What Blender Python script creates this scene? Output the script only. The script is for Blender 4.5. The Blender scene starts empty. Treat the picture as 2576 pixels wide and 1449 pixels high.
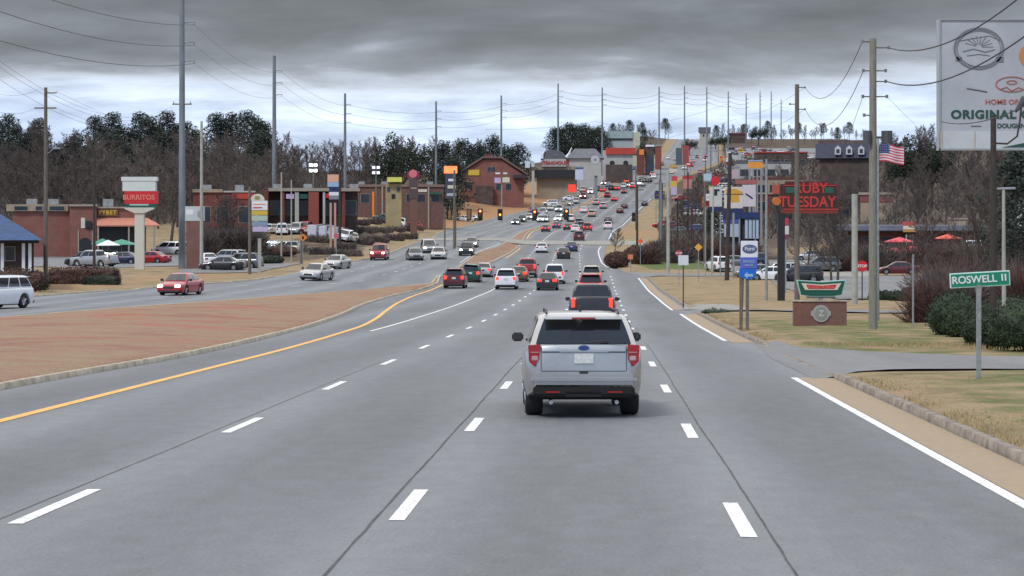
import bpy, bmesh, math, random
from mathutils import Vector, Matrix, noise
R=math.radians; PI=math.pi
C=bpy.context.scene.collection
SC=bpy.context.scene
F=5550.0; CX=1288.0; HY=540.0; CZ=2.47   # picture coordinates used for measuring: focal length, centre column, horizon row, eye height
# ------------------------------------------------------------------ curves
def interp(tab):
    xs=[t[0] for t in tab]; ys=[t[1] for t in tab]; n=len(xs)
    sl=[(ys[i+1]-ys[i])/(xs[i+1]-xs[i]) for i in range(n-1)]
    m=[sl[0]]+[0 if sl[i-1]*sl[i]<=0 else 2*sl[i-1]*sl[i]/(sl[i-1]+sl[i]) for i in range(1,n-1)]+[sl[-1]]
    def f(x):
        if x<=xs[0]: return ys[0]+sl[0]*(x-xs[0])
        if x>=xs[-1]: return ys[-1]+m[-1]*(x-xs[-1])
        lo=0
        while xs[lo+1]<x: lo+=1
        h=xs[lo+1]-xs[lo]; t=(x-xs[lo])/h
        return ((1+2*t)*(1-t)**2)*ys[lo]+t*(1-t)**2*h*m[lo]+t*t*(3-2*t)*ys[lo+1]+t*t*(t-1)*h*m[lo+1]
    return f
zr=interp([(0,-2.47),(35,-3.366),(60,-4.0),(85,-4.65),(100,-5.03),(123,-5.52),(147,-5.98),(165,-6.25),(200,-6.7),(250,-6.8),(313,-6.25),(358,-5.75),(385,-5.1),(450,-3.9),(530,-3.0),(600,0),(700,5),(800,11.5),(1000,21.6),(1300,36),(1700,58),(2300,66),(3500,60)])
zl=interp([(0,-2.8),(60,-4.3),(105,-5.0),(157,-5.7),(200,-6.0),(257,-6.0),(300,-5.55),(345,-4.9),(400,-4.3),(450,-3.6),(530,-2.8),(600,0),(700,5),(800,11.5),(1000,21.6),(1300,36),(1700,58),(2300,66),(3500,60)])
xc=interp([(0,0),(250,9.7),(350,12.8),(420,16),(500,20.5),(600,30),(700,41),(800,53),(950,76),(1100,99),(1300,117),(1500,136),(2000,180),(3500,300)])
eR=interp([(-40,5.4),(121,5.4),(235,5.2),(262,3.2),(300,1.8),(350,1.8),(420,3.5),(600,4),(3500,4)])
mR=interp([(-40,-12.6),(46,-12.4),(64,-11.9),(84,-12.3),(116,-13.7),(150,-15.6),(175,-16.0),(205,-15.7),(224,-15.5),(262,-14.9),(300,-13.4),(360,-12.6),(480,-14.5),(3500,-14.5)])
mL=interp([(-40,-36),(60,-32),(105,-28.6),(136,-24.8),(175,-20.6),(201,-18.2),(224,-15.6),(262,-16.3),(300,-16.4),(360,-15.2),(480,-15.8),(3500,-15.8)])
eL=interp([(-40,-52),(100,-45),(150,-39),(179,-35.5),(206,-31.3),(259,-31),(307,-28.5),(410,-30),(450,-32),(550,-34),(630,-28),(735,-26),(3500,-27)])
def sst(a,b,x):
    t=max(0,min(1,(x-a)/(b-a))); return t*t*(3-2*t)
def G(X,Y):
    u=X-xc(Y)
    k=sst(-12.5,-17,u) if Y>215 else sst(-16,-27,u)
    z=zr(Y)*(1-k)+zl(Y)*k
    if u<-30:
        v=-30-u
        z+=min(5.5,0.03*max(0,v-45))*sst(280,420,Y)
        z+=1.6*sst(5,25,v)*sst(420,520,Y)
        z+=2.3*sst(3,15,eL(Y)-u)*sst(305,350,Y)*(1-0.7*sst(430,560,Y))
        if Y>760:
            kk=sst(30,110,v); z=z*(1-kk)+min(z,14+0.004*(Y-760))*kk
    elif u>6:
        v=u-6
        z+=min(16,0.11*max(0,v-22))*sst(300,430,Y)*(1-sst(900,1300,Y))
        if Y>900:
            kk=sst(90,190,v); z=z*(1-kk)+min(z,24)*kk
    return z+CZ
# ------------------------------------------------------------------ placing helpers
def W(x,y,d): return Vector(((x-CX)/F*d,d,CZ+(HY-y)/F*d))
def on(x,d):
    X=(x-CX)/F*d; return Vector((X,d,G(X,d)))
def topz(y,d): return CZ+(HY-y)/F*d
# ------------------------------------------------------------------ tagging
def tag(o,label=None,cat=None,group=None,kind=None):
    if label: o['label']=label
    if cat: o['category']=cat
    if group: o['group']=group
    if kind: o['kind']=kind
    return o
def thing(name,label,cat,loc=(0,0,0),rz=0,group=None):
    o=bpy.data.objects.new(name,None); C.objects.link(o); o.location=loc; o.rotation_euler=(0,0,rz)
    o.empty_display_size=0.3
    return tag(o,label,cat,group)
class MB:
    def __init__(s): s.v=[]; s.f=[]
    def add(s,vs,fs):
        n=len(s.v); s.v+= [tuple(v) for v in vs]; s.f+=[tuple(n+i for i in f) for f in fs]; return s
    def box(s,x0,x1,y0,y1,z0,z1,rz=0,c=None,b=0):
        if b>0:   # chamfered box
            bm=bmesh.new(); bmesh.ops.create_cube(bm,size=1)
            for v in bm.verts: v.co=Vector(((x0+x1)/2+v.co.x*(x1-x0),(y0+y1)/2+v.co.y*(y1-y0),(z0+z1)/2+v.co.z*(z1-z0)))
            bmesh.ops.bevel(bm,geom=bm.edges[:],offset=b,segments=2,affect='EDGES')
            bm.verts.index_update(); vs=[v.co.copy() for v in bm.verts]; fs=[[v.index for v in f.verts] for f in bm.faces]; bm.free()
        else:
            vs=[(x0,y0,z0),(x1,y0,z0),(x1,y1,z0),(x0,y1,z0),(x0,y0,z1),(x1,y0,z1),(x1,y1,z1),(x0,y1,z1)]
            fs=[(0,3,2,1),(4,5,6,7),(0,1,5,4),(1,2,6,5),(2,3,7,6),(3,0,4,7)]
        if rz:
            c=c or ((x0+x1)/2,(y0+y1)/2); cs,sn=math.cos(rz),math.sin(rz)
            vs=[(c[0]+(v[0]-c[0])*cs-(v[1]-c[1])*sn,c[1]+(v[0]-c[0])*sn+(v[1]-c[1])*cs,v[2]) for v in vs]
        return s.add(vs,fs)
    def tube(s,pts,rad,n=8,cap=True):
        pts=[Vector(p) for p in pts]; k=len(pts)
        if not isinstance(rad,(list,tuple)): rad=[rad]*k
        vs=[];
        d0=(pts[1]-pts[0]).normalized(); ref=Vector((0,0,1)) if abs(d0.z)<0.9 else Vector((1,0,0))
        for i,p in enumerate(pts):
            d=(pts[min(i+1,k-1)]-pts[max(i-1,0)]).normalized()
            a=d.cross(ref).normalized(); b=a.cross(d).normalized()
            for j in range(n):
                t=2*PI*j/n; vs.append(p+a*math.cos(t)*rad[i]+b*math.sin(t)*rad[i])
        fs=[(i*n+j,i*n+(j+1)%n,(i+1)*n+(j+1)%n,(i+1)*n+j) for i in range(k-1) for j in range(n)]
        if cap: fs+=[tuple(range(n-1,-1,-1)),tuple((k-1)*n+j for j in range(n))]
        return s.add(vs,fs)
    def prism(s,poly,y0,y1,ax='y'):
        n=len(poly)
        f=(lambda p,t:(p[0],t,p[1])) if ax=='y' else ((lambda p,t:(t,p[0],p[1])) if ax=='x' else (lambda p,t:(p[0],p[1],t)))
        vs=[f(p,y0) for p in poly]+[f(p,y1) for p in poly]
        fs=[tuple(range(n)),tuple(range(2*n-1,n-1,-1))]+[(i,i+n,(i+1)%n+n,(i+1)%n) for i in range(n)]
        return s.add(vs,fs)
    def disc(s,c,r,y0,y1,n=20,rx=None):
        rx=rx or r
        return s.prism([(c[0]+rx*math.cos(2*PI*i/n),c[1]+r*math.sin(2*PI*i/n)) for i in range(n)],y0,y1)
    def mesh(s,name,mat,smooth=False,fix=True):
        me=bpy.data.meshes.new(name); me.from_pydata(s.v,[],s.f)
        if fix and len(s.f)<20000:
            bm=bmesh.new(); bm.from_mesh(me); bmesh.ops.recalc_face_normals(bm,faces=bm.faces); bm.to_mesh(me); bm.free()
        if mat: me.materials.append(mat)
        if smooth: me.polygons.foreach_set('use_smooth',[True]*len(me.polygons))
        me.update(); return me
    def build(s,name,mat,parent=None,smooth=False,fix=True,loc=None):
        o=bpy.data.objects.new(name,s.mesh(name,mat,smooth,fix)); C.objects.link(o)
        if parent: o.parent=parent
        if loc is not None: o.location=loc
        return o
def shade(o,ang=40):
    me=o.data; me.polygons.foreach_set('use_smooth',[True]*len(me.polygons))
    try: me.set_sharp_from_angle(angle=R(ang))
    except Exception: pass
    return o
def copy_tree(o,parent=None):
    c=o.copy(); C.objects.link(c)
    if parent: c.parent=parent
    for ch in list(o.children): copy_tree(ch,c)
    return c
def text(name,s,size,mat,parent,loc,rot=(PI/2,0,0),th=0.01,align='CENTER',sx=1,bold=0.0,space=1.0):
    cu=bpy.data.curves.new(name,'FONT'); cu.body=s; cu.size=size; cu.extrude=th; cu.align_x=align; cu.align_y='CENTER'; cu.offset=bold; cu.space_character=space
    t=bpy.data.objects.new('t',cu); C.objects.link(t); bpy.context.view_layer.update()
    me=bpy.data.meshes.new_from_object(t.evaluated_get(bpy.context.evaluated_depsgraph_get())); bpy.data.objects.remove(t); bpy.data.curves.remove(cu)
    me.name=name; me.materials.clear(); me.materials.append(mat)
    o=bpy.data.objects.new(name,me); C.objects.link(o); o.parent=parent; o.location=loc; o.rotation_euler=rot; o.scale=(sx,1,1)
    return o
# ------------------------------------------------------------------ materials
MATS={}
def mat(name,col,rough=0.7,metal=0.0,var=0.15,scale=2.0,bump=0.0,emit=0,ecol=None,col2=None,coord='Object',detail=6,spec=0.5,coat=0,stretch=None,thr=(0.35,0.65),trans=0):
    if name in MATS: return MATS[name]
    m=bpy.data.materials.new(name); m.use_nodes=True; nt=m.node_tree; N=nt.nodes; L=nt.links
    b=N['Principled BSDF']; b.inputs['Roughness'].default_value=rough; b.inputs['Metallic'].default_value=metal
    b.inputs['Specular IOR Level'].default_value=spec
    if coat: b.inputs['Coat Weight'].default_value=coat; b.inputs['Coat Roughness'].default_value=0.06
    c=tuple(col)+(1,)
    tc=N.new('ShaderNodeTexCoord'); src=tc.outputs[coord]
    if stretch:
        mp=N.new('ShaderNodeMapping'); mp.inputs['Scale'].default_value=stretch; L.new(src,mp.inputs['Vector']); src=mp.outputs['Vector']
    nz=N.new('ShaderNodeTexNoise'); nz.inputs['Scale'].default_value=scale; nz.inputs['Detail'].default_value=detail; nz.inputs['Roughness'].default_value=0.62; L.new(src,nz.inputs['Vector'])
    cr=N.new('ShaderNodeValToRGB'); L.new(nz.outputs['Fac'],cr.inputs['Fac'])
    e=cr.color_ramp.elements; e[0].position,e[1].position=thr
    if col2: e[0].color=c; e[1].color=tuple(col2)+(1,)
    else:
        e[0].color=tuple(max(0,x*(1-var)) for x in col)+(1,); e[1].color=tuple(min(1,x*(1+var)) for x in col)+(1,)
    L.new(cr.outputs['Color'],b.inputs['Base Color'])
    if bump:
        bp=N.new('ShaderNodeBump'); bp.inputs['Strength'].default_value=bump; bp.inputs['Distance'].default_value=0.05; L.new(nz.outputs['Fac'],bp.inputs['Height']); L.new(bp.outputs['Normal'],b.inputs['Normal'])
    if emit:
        b.inputs['Emission Color'].default_value=tuple(ecol or col)+(1,); b.inputs['Emission Strength'].default_value=emit
    if trans: b.inputs['Transmission Weight'].default_value=trans
    MATS[name]=m; return m
def node(m,t,**k):
    n=m.node_tree.nodes.new(t)
    for a,b in k.items(): setattr(n,a,b)
    return n
# ================================================================== materials for the ground
def asphalt(name,base,warm=0.0,tracks=True):
    m=bpy.data.materials.new(name); m.use_nodes=True; N=m.node_tree.nodes; L=m.node_tree.links; b=N['Principled BSDF']
    b.inputs['Roughness'].default_value=0.88; b.inputs['Specular IOR Level'].default_value=0.3
    uv=N.new('ShaderNodeUVMap'); uv.uv_map='road'
    sep=N.new('ShaderNodeSeparateXYZ'); L.new(uv.outputs['UV'],sep.inputs[0])
    def noise_(scale,det,vec=None,st=None):
        mp=N.new('ShaderNodeMapping'); mp.inputs['Scale'].default_value=st or (1,1,1); L.new(uv.outputs['UV'],mp.inputs['Vector'])
        n=N.new('ShaderNodeTexNoise'); n.inputs['Scale'].default_value=scale; n.inputs['Detail'].default_value=det; n.inputs['Roughness'].default_value=0.65; L.new(mp.outputs[0],n.inputs['Vector']); return n
    big=noise_(0.35,5,st=(1,0.12,1)); mid=noise_(3.0,5,st=(1,0.5,1)); fine=noise_(22,4)
    def math_(op,a,b_=None,cl=False):
        n=N.new('ShaderNodeMath'); n.operation=op; n.use_clamp=cl
        for i,q in enumerate((a,b_)):
            if q is None: continue
            if isinstance(q,(int,float)): n.inputs[i].default_value=q
            else: L.new(q,n.inputs[i])
        return n.outputs[0]
    # wear: paler wheel paths, darker oil line in the middle of each 3.6 m lane
    ph=math_('MULTIPLY',math_('ADD',sep.outputs['X'],2.0),2*PI/3.55)
    oil=math_('MULTIPLY',math_('COSINE',ph),0.12 if tracks else 0)
    wp=math_('MULTIPLY',math_('COSINE',math_('MULTIPLY',ph,2.0)),0.035 if tracks else 0)
    v=math_('ADD',math_('ADD',oil,wp),1.0)
    v=math_('ADD',v,math_('MULTIPLY',math_('SUBTRACT',big.outputs['Fac'],0.5),0.75))
    v=math_('ADD',v,math_('MULTIPLY',math_('SUBTRACT',mid.outputs['Fac'],0.5),0.42))
    v=math_('ADD',v,math_('MULTIPLY',math_('SUBTRACT',fine.outputs['Fac'],0.5),0.95))
    mx=N.new('ShaderNodeMix'); mx.data_type='RGBA'; mx.blend_type='MULTIPLY'; mx.inputs[0].default_value=1
    mx.inputs[6].default_value=tuple(base)+(1,); L.new(v,mx.inputs[7]); L.new(mx.outputs[2],b.inputs['Base Color'])
    bp=N.new('ShaderNodeBump'); bp.inputs['Strength'].default_value=0.25; bp.inputs['Distance'].default_value=0.01; L.new(fine.outputs['Fac'],bp.inputs['Height']); L.new(bp.outputs['Normal'],b.inputs['Normal'])
    MATS[name]=m; return m
M_ROAD=asphalt('aged_asphalt',(0.176,0.182,0.188))
M_ROADL=asphalt('aged_asphalt_far_side',(0.19,0.198,0.205))
M_LOT=asphalt('parking_asphalt',(0.20,0.20,0.20),tracks=False)
def groundmat(name,cols,scales,attr=True):
    m=bpy.data.materials.new(name); m.use_nodes=True; N=m.node_tree.nodes; L=m.node_tree.links; b=N['Principled BSDF']
    b.inputs['Roughness'].default_value=0.95; b.inputs['Specular IOR Level'].default_value=0.15
    tc=N.new('ShaderNodeTexCoord')
    prev=None
    for i,(c,sc,pos) in enumerate(zip(cols,scales,[None,(0.46,0.58),(0.52,0.62),(0.55,0.68)])):
        if prev is None:
            rgb=N.new('ShaderNodeRGB'); rgb.outputs[0].default_value=tuple(c)+(1,); prev=rgb.outputs[0]; continue
        n=N.new('ShaderNodeTexNoise'); n.inputs['Scale'].default_value=sc; n.inputs['Detail'].default_value=7; n.inputs['Roughness'].default_value=0.66
        n.noise_dimensions='4D'; n.inputs['W'].default_value=i*3.7; L.new(tc.outputs['Object'],n.inputs['Vector'])
        r=N.new('ShaderNodeMapRange'); r.inputs[1].default_value,r.inputs[2].default_value=pos; L.new(n.outputs['Fac'],r.inputs[0])
        mx=N.new('ShaderNodeMix'); mx.data_type='RGBA'; L.new(r.outputs[0],mx.inputs[0]); L.new(prev,mx.inputs[6]); mx.inputs[7].default_value=tuple(c)+(1,); prev=mx.outputs[2]
    if attr:
        for an,col in (('wood',(0.095,0.07,0.052)),('clay',(0.36,0.20,0.10)),('green',(0.11,0.14,0.045))):
            at=N.new('ShaderNodeAttribute'); at.attribute_name=an
            n=N.new('ShaderNodeTexNoise'); n.inputs['Scale'].default_value=0.6; n.inputs['Detail'].default_value=6; L.new(tc.outputs['Object'],n.inputs['Vector'])
            ad=N.new('ShaderNodeMath'); ad.operation='MULTIPLY_ADD'; L.new(n.outputs['Fac'],ad.inputs[0]); ad.inputs[1].default_value=1.2; ad.inputs[2].default_value=-0.6
            a2=N.new('ShaderNodeMath'); a2.operation='ADD'; L.new(ad.outputs[0],a2.inputs[0]); L.new(at.outputs['Fac'],a2.inputs[1]); 
            gt=N.new('ShaderNodeMapRange'); gt.inputs[1].default_value=0.35; gt.inputs[2].default_value=0.65; L.new(a2.outputs[0],gt.inputs[0])
            mx=N.new('ShaderNodeMix'); mx.data_type='RGBA'; L.new(gt.outputs[0],mx.inputs[0]); L.new(prev,mx.inputs[6]); mx.inputs[7].default_value=col+(1,); prev=mx.outputs[2]
    fn=N.new('ShaderNodeTexNoise'); fn.inputs['Scale'].default_value=9; fn.inputs['Detail'].default_value=6; fn.inputs['Roughness'].default_value=0.75; L.new(tc.outputs['Object'],fn.inputs['Vector'])
    r=N.new('ShaderNodeMapRange'); r.inputs[1].default_value=0.3; r.inputs[2].default_value=0.7; r.inputs[3].default_value=0.72; r.inputs[4].default_value=1.25; L.new(fn.outputs['Fac'],r.inputs[0])
    mx=N.new('ShaderNodeMix'); mx.data_type='RGBA'; mx.blend_type='MULTIPLY'; mx.inputs[0].default_value=1; L.new(prev,mx.inputs[6]); L.new(r.outputs[0],mx.inputs[7]); L.new(mx.outputs[2],b.inputs['Base Color'])
    bp=N.new('ShaderNodeBump'); bp.inputs['Strength'].default_value=0.6; bp.inputs['Distance'].default_value=0.06; L.new(fn.outputs['Fac'],bp.inputs['Height']); L.new(bp.outputs['Normal'],b.inputs['Normal'])
    MATS[name]=m; return m
M_LAND=groundmat('dormant_grass',[(0.32,0.24,0.14),(0.23,0.18,0.10),(0.35,0.225,0.14),(0.15,0.145,0.07)],[0,0.5,0.9,0.33])
M_MED=groundmat('median_turf_and_clay',[(0.30,0.19,0.13),(0.30,0.22,0.135),(0.275,0.14,0.10),(0.37,0.12,0.09)],[0,0.5,0.32,0.14],attr=False)
M_KERB=mat('weathered_kerb_concrete',(0.24,0.20,0.16),0.9,var=0.4,scale=3.0,bump=0.5)
M_KERBL=mat('pale_kerb_concrete',(0.42,0.36,0.27),0.9,var=0.3,scale=2.5,bump=0.4)
M_GUT=mat('sandy_gutter',(0.30,0.235,0.165),0.95,col2=(0.37,0.27,0.165),scale=7,bump=0.3)
M_WHITE=mat('white_road_paint',(0.42,0.42,0.42),0.75,col2=(0.80,0.80,0.79),scale=13,thr=(0.36,0.48),detail=9)
M_WORN=mat('worn_white_road_paint',(0.42,0.44,0.46),0.8,col2=(0.66,0.67,0.68),scale=6)
M_YEL=mat('yellow_road_paint',(0.80,0.42,0.10),0.7,var=0.12,scale=3)
M_SEAM=mat('tar_seam',(0.045,0.045,0.05),0.7,var=0.5,scale=4)
M_CONC=mat('pale_concrete',(0.28,0.265,0.23),0.9,var=0.14,scale=0.8)
# ================================================================== the ground as adjoining strips
ROWS=[]
y=-30.0
while y<3400:
    ROWS.append(y)
    y+= 1.5 if y<130 else (3 if y<270 else (6 if y<560 else (14 if y<1200 else 60)))
def strip(name,m,cols,kind='structure',ys=None,zf=None,uvn='road',attrs=None,thick=None):
    """cols: functions Y->u; a lattice following the road"""
    ys=ys or ROWS; vs=[]; uvs=[]
    for Y in ys:
        for c in cols:
            u=c(Y); X=xc(Y)+u; z=G(X,Y) if zf is None else zf(X,Y,u)
            vs.append((X,Y,z)); uvs.append((u,Y))
    n=len(cols); fs=[(r*n+i,r*n+i+1,(r+1)*n+i+1,(r+1)*n+i) for r in range(len(ys)-1) for i in range(n-1)]
    me=bpy.data.meshes.new(name); me.from_pydata(vs,[],fs); me.materials.append(m)
    ul=me.uv_layers.new(name='road'); 
    for l in me.loops: ul.data[l.index].uv=uvs[l.vertex_index]
    if attrs:
        for an,fn in attrs.items():
            at=me.attributes.new(an,'FLOAT','POINT'); at.data.foreach_set('value',[fn(v[0],v[1]) for v in vs])
    me.polygons.foreach_set('use_smooth',[True]*len(fs)); me.update()
    o=bpy.data.objects.new(name,me); C.objects.link(o)
    if kind: o['kind']=kind
    return o
def lerp(f,g,t): return lambda Y:f(Y)*(1-t)+g(Y)*t
def off(f,a): return lambda Y:f(Y)+a
def const(a): return lambda Y:a
KH=0.13
# driveway mouths, where the kerb drops
def gapR(Y): return max(sst(50.5,53.5,Y)*(1-sst(71,74,Y)), sst(121.5,123,Y)*(1-sst(130,132,Y)), sst(236,242,Y)*(1-sst(262,270,Y)), sst(372,376,Y)*(1-sst(404,409,Y)))
def gapL(Y): return max(sst(167,168.5,Y)*(1-sst(172,174,Y)), sst(212,215,Y)*(1-sst(228,232,Y)), sst(372,376,Y)*(1-sst(404,409,Y)))
def gapM(Y): return max(sst(222,225,Y)*(1-sst(262,266,Y)), sst(372,375,Y)*(1-sst(404,408,Y)))
def zkR(X,Y): return G(X,Y)+KH*(1-gapR(Y))
def zkL(X,Y): return G(X,Y)+KH*(1-gapL(Y))
def zkM(X,Y): return G(X,Y)+KH*(1-gapM(Y))
nR=off(eR,0.18); nL=off(eL,-0.18)
strip('right_road',M_ROAD,[lerp(mR,eR,t/10) for t in range(11)])
strip('left_road',M_ROADL,[lerp(eL,mL,t/8) for t in range(9)])
def kerbstrip(name,edge,sgn,zk,m):
    o=strip(name,m,[edge,off(edge,0.02*sgn),off(edge,0.18*sgn),off(edge,0.19*sgn)],zf=lambda X,Y,u:(G(X,Y) if abs(u-edge(Y))<0.01 else (zk(X,Y) if abs(u-edge(Y))<0.185 else zk(X,Y)-0.04)))
    return o
kerbstrip('right_kerb',eR,1,zkR,M_KERB); kerbstrip('left_kerb',eL,-1,zkL,M_KERBL)
kerbstrip('median_kerb_near_side',mR,-1,zkM,M_KERBL); kerbstrip('median_kerb_far_side',mL,1,zkM,M_KERBL)
def bumpy(X,Y,a=0.05): return a*noise.noise(Vector((X*0.35,Y*0.25,1.3)))
mi0,mi1=off(mL,0.18),off(mR,-0.18)
def mcol(t): return lambda Y: (lambda a,b:(a*(1-t)+b*t) if b-a>0.05 else (a+b)/2)(mi0(Y),mi1(Y))
strip('median',M_MED,[mcol(t/8) for t in range(9)],zf=lambda X,Y,u:zkM(X,Y)-0.035+ (0.22*max(0,1-abs((u-(mL(Y)+mR(Y))/2)/(0.5*(mR(Y)-mL(Y))+0.1))**2)+bumpy(X,Y))*(1-gapM(Y))*(1 if mR(Y)-mL(Y)>3 else 0.2))
offs=[0,0.6,1.3,2.5,4,6,8,11,14,18,24,30,38,48,60,75,95,120,160,220,320,480,800,1600]
def woodL(X,Y):
    v=eL(Y)-(X-xc(Y)); 
    if Y>780: return sst(3,10,v)
    a=sst(300,345,Y)*sst(38,60,v) if Y<560 else sst(25,50,v)
    return max(a,sst(75,110,v)*sst(150,230,Y), 0.62*sst(255,275,Y)*(1-sst(400,430,Y))*sst(3,6,v)*(1-sst(14,20,v)))
def clayL(X,Y):
    v=eL(Y)-(X-xc(Y)); return 0.8*sst(440,500,Y)*(1-sst(720,800,Y))*sst(0,2,v)*(1-sst(18,26,v))+0.45*(1-sst(235,260,Y))*sst(1,4,v)*(1-sst(12,16,v))
def woodR(X,Y):
    v=(X-xc(Y))-eR(Y); return max(0.8*sst(560,700,Y)*sst(1,4,v),sst(330,380,Y)*sst(7,16,v)*0.85, sst(90,120,v), 0.7*sst(275,300,Y)*(1-sst(360,375,Y))*sst(4,9,v)*(1-sst(26,32,v)))
def clayR(X,Y):
    v=(X-xc(Y))-eR(Y); return 0.5*sst(395,430,Y)*(1-sst(480,520,Y))*(1-sst(7,12,v))+0.1*(1-sst(300,340,Y))
def greenR(X,Y):
    v=(X-xc(Y))-eR(Y)
    return max(0.95*sst(262,270,Y)*(1-sst(330,345,Y))*sst(2,4,v)*(1-sst(12,18,v)), 0.48*(1-sst(100,120,Y))*sst(0.5,1.5,v)*(1-sst(9,12,v)),0.75*sst(66,69,Y)*(1-sst(74,78,Y))*sst(7.5,8.5,v)*(1-sst(12,14,v)))
zero=lambda X,Y:0.0
def gzL(X,Y,u=None):
    v=nL(Y)-(X-xc(Y) if u is None else u); return zkL(X,Y)-0.035*(1-sst(0,.5,v))+bumpy(X,Y,0.08)*sst(0,2,v)
def gzR(X,Y,u=None):
    v=(X-xc(Y) if u is None else u)-nR(Y); return zkR(X,Y)-0.035*(1-sst(0,.5,v))+(bumpy(X,Y,0.07)+0.05)*sst(0,2,v)*(1-gapR(Y))
strip('left_ground',M_LAND,[off(nL,-o_) for o_ in reversed(offs)],zf=gzL,attrs={'wood':woodL,'clay':clayL,'green':zero})
def driveR(X,Y):   # 1 where the two driveways cross the right verge
    return max(sst(50.5,53,Y-0.16*0)*(1-sst(70,73,Y)),0)
strip('right_ground',M_LAND,[off(nR,o_) for o_ in offs],zf=gzR,attrs={'wood':woodR,'clay':clayR,'green':greenR})
# sheets laid on the land or the road
def ribbon(mb,pts,w,lift,sub=1.5):
    """flat ribbon along (X,Y) points"""
    P=[]
    for a,b in zip(pts[:-1],pts[1:]):
        n=max(1,int(math.hypot(b[0]-a[0],b[1]-a[1])/sub))
        for i in range(n): t=i/n; P.append((a[0]+(b[0]-a[0])*t,a[1]+(b[1]-a[1])*t))
    P.append(pts[-1]); vs=[]
    for i,p in enumerate(P):
        a=P[max(0,i-1)]; b=P[min(len(P)-1,i+1)]; dx,dy=b[0]-a[0],b[1]-a[1]; l=math.hypot(dx,dy) or 1
        nx,ny=dy/l,-dx/l; ww=w(i/(len(P)-1)) if callable(w) else w
        for s in (-.5,.5):
            X,Y=p[0]+nx*ww*s,p[1]+ny*ww*s; vs.append((X,Y,G(X,Y)+lift+0.00004*max(0,Y)))
    mb.add(vs,[(2*i,2*i+1,2*i+3,2*i+2) for i in range(len(P)-1)])
def along(f,y0,y1,st=3): 
    n=max(2,int((y1-y0)/st)+1); return [(xc(y0+(y1-y0)*i/(n-1))+f(y0+(y1-y0)*i/(n-1)),y0+(y1-y0)*i/(n-1)) for i in range(n)]
def sheet(name,m,poly,lift,cell=2.0,zf=None,kind='structure'):
    """polygon in (X,Y) cut into a draped lattice"""
    bm=bmesh.new(); vs=[bm.verts.new((p[0],p[1],0)) for p in poly]; bm.faces.new(vs)
    xs=[p[0] for p in poly]; ys=[p[1] for p in poly]
    for ax,(a,b) in ((0,(min(xs),max(xs))),(1,(min(ys),max(ys)))):
        k=math.floor(a/cell)*cell+cell
        while k<b:
            co=Vector((k,0,0)) if ax==0 else Vector((0,k,0)); no=Vector((1,0,0)) if ax==0 else Vector((0,1,0))
            bmesh.ops.bisect_plane(bm,geom=bm.verts[:]+bm.edges[:]+bm.faces[:],plane_co=co,plane_no=no); k+=cell
    for v in bm.verts: v.co.z=(zf or G)(v.co.x,v.co.y)+lift
    bmesh.ops.recalc_face_normals(bm,faces=bm.faces)
    me=bpy.data.meshes.new(name); bm.to_mesh(me); bm.free()
    ul=me.uv_layers.new(name='road')
    for l in me.loops: c=me.vertices[l.vertex_index].co; ul.data[l.index].uv=(c.x,c.y)
    me.materials.append(m); o=bpy.data.objects.new(name,me); C.objects.link(o); o['kind']=kind
    for p in me.polygons:
        if p.normal.z<0: me.flip_normals(); break
    return o
# lane markings
mw=MB()
def dashes(mb,f,y0,n,w=0.15,L=3.05,per=12.15,lift=0.005,ymax=900):
    for i in range(n):
        a=y0+i*per
        if a>ymax: break
        ribbon(mb,along(f,a,a+L,1.6),w,lift+0.00006*max(0,a-80))
rnd=random.Random(4)
dashes(mw,const(-5.7),9.4,30,w=0.16,L=3.4)
dashes(mw,const(-2.0),9.7,33,w=0.16)
dashes(mw,const(1.4),8.3,20,w=0.16)
ribbon(mw,along(const(4.5),-20,51),0.16,0.005); ribbon(mw,along(const(4.45),78,122),0.16,0.005); ribbon(mw,along(lambda Y:4.3,131,236),0.16,0.006)
ribbon(mw,along(const(-9.45),91,212),0.14,0.006)
ribbon(mw,along(lambda Y:eR(Y)-0.9,270,372),0.16,0.012); ribbon(mw,along(lambda Y:eR(Y)-0.9,410,700),0.2,0.02)
ribbon(mw,along(lambda Y:0.4-2.0+1.5*0,214,214.6,.3),0.1,0.01)
for f,a in ((const(-5.7),385),(const(-2.0),385),(const(-9.4),385),(const(-9.4),268)): dashes(mw,f,a,30,w=0.2,ymax=720)
tag(mw.build('white_lane_marking',M_WHITE,fix=False),kind='structure')
ml=MB()
for t in (0.36,0.66): dashes(ml,lerp(mL,eL,t),60,60,w=0.16,ymax=720,lift=0.008)
ribbon(ml,along(lambda Y:mL(Y)-0.45,40,203),0.16,0.008); ribbon(ml,along(lambda Y:mL(Y)-0.4,270,370),0.16,0.015)
ribbon(ml,along(lambda Y:eL(Y)+0.6,60,166),0.14,0.008)
for u in (1.5,): ribbon(ml,along(const(u),0,0.1,0.1),0.01,0.0)
for k in range(7):   # stop bar and crossing lines on the far junction
    pass
tag(ml.build('worn_lane_marking',M_WORN,fix=False),kind='structure')
my=MB()
yl=interp([(-20,-9.8),(63,-9.9),(96,-10.6),(112,-11.4),(130,-12.6),(155,-14.0),(185,-14.8),(215,-15.0)])
ribbon(my,along(yl,-20,212,2),0.22,0.006); ribbon(my,along(lambda Y:mR(Y)+0.5,268,368),0.18,0.015); ribbon(my,along(lambda Y:mR(Y)+0.5,412,800,6),0.2,0.03)
tag(my.build('yellow_edge_line',M_YEL,fix=False),kind='structure')
ms=MB()
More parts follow.
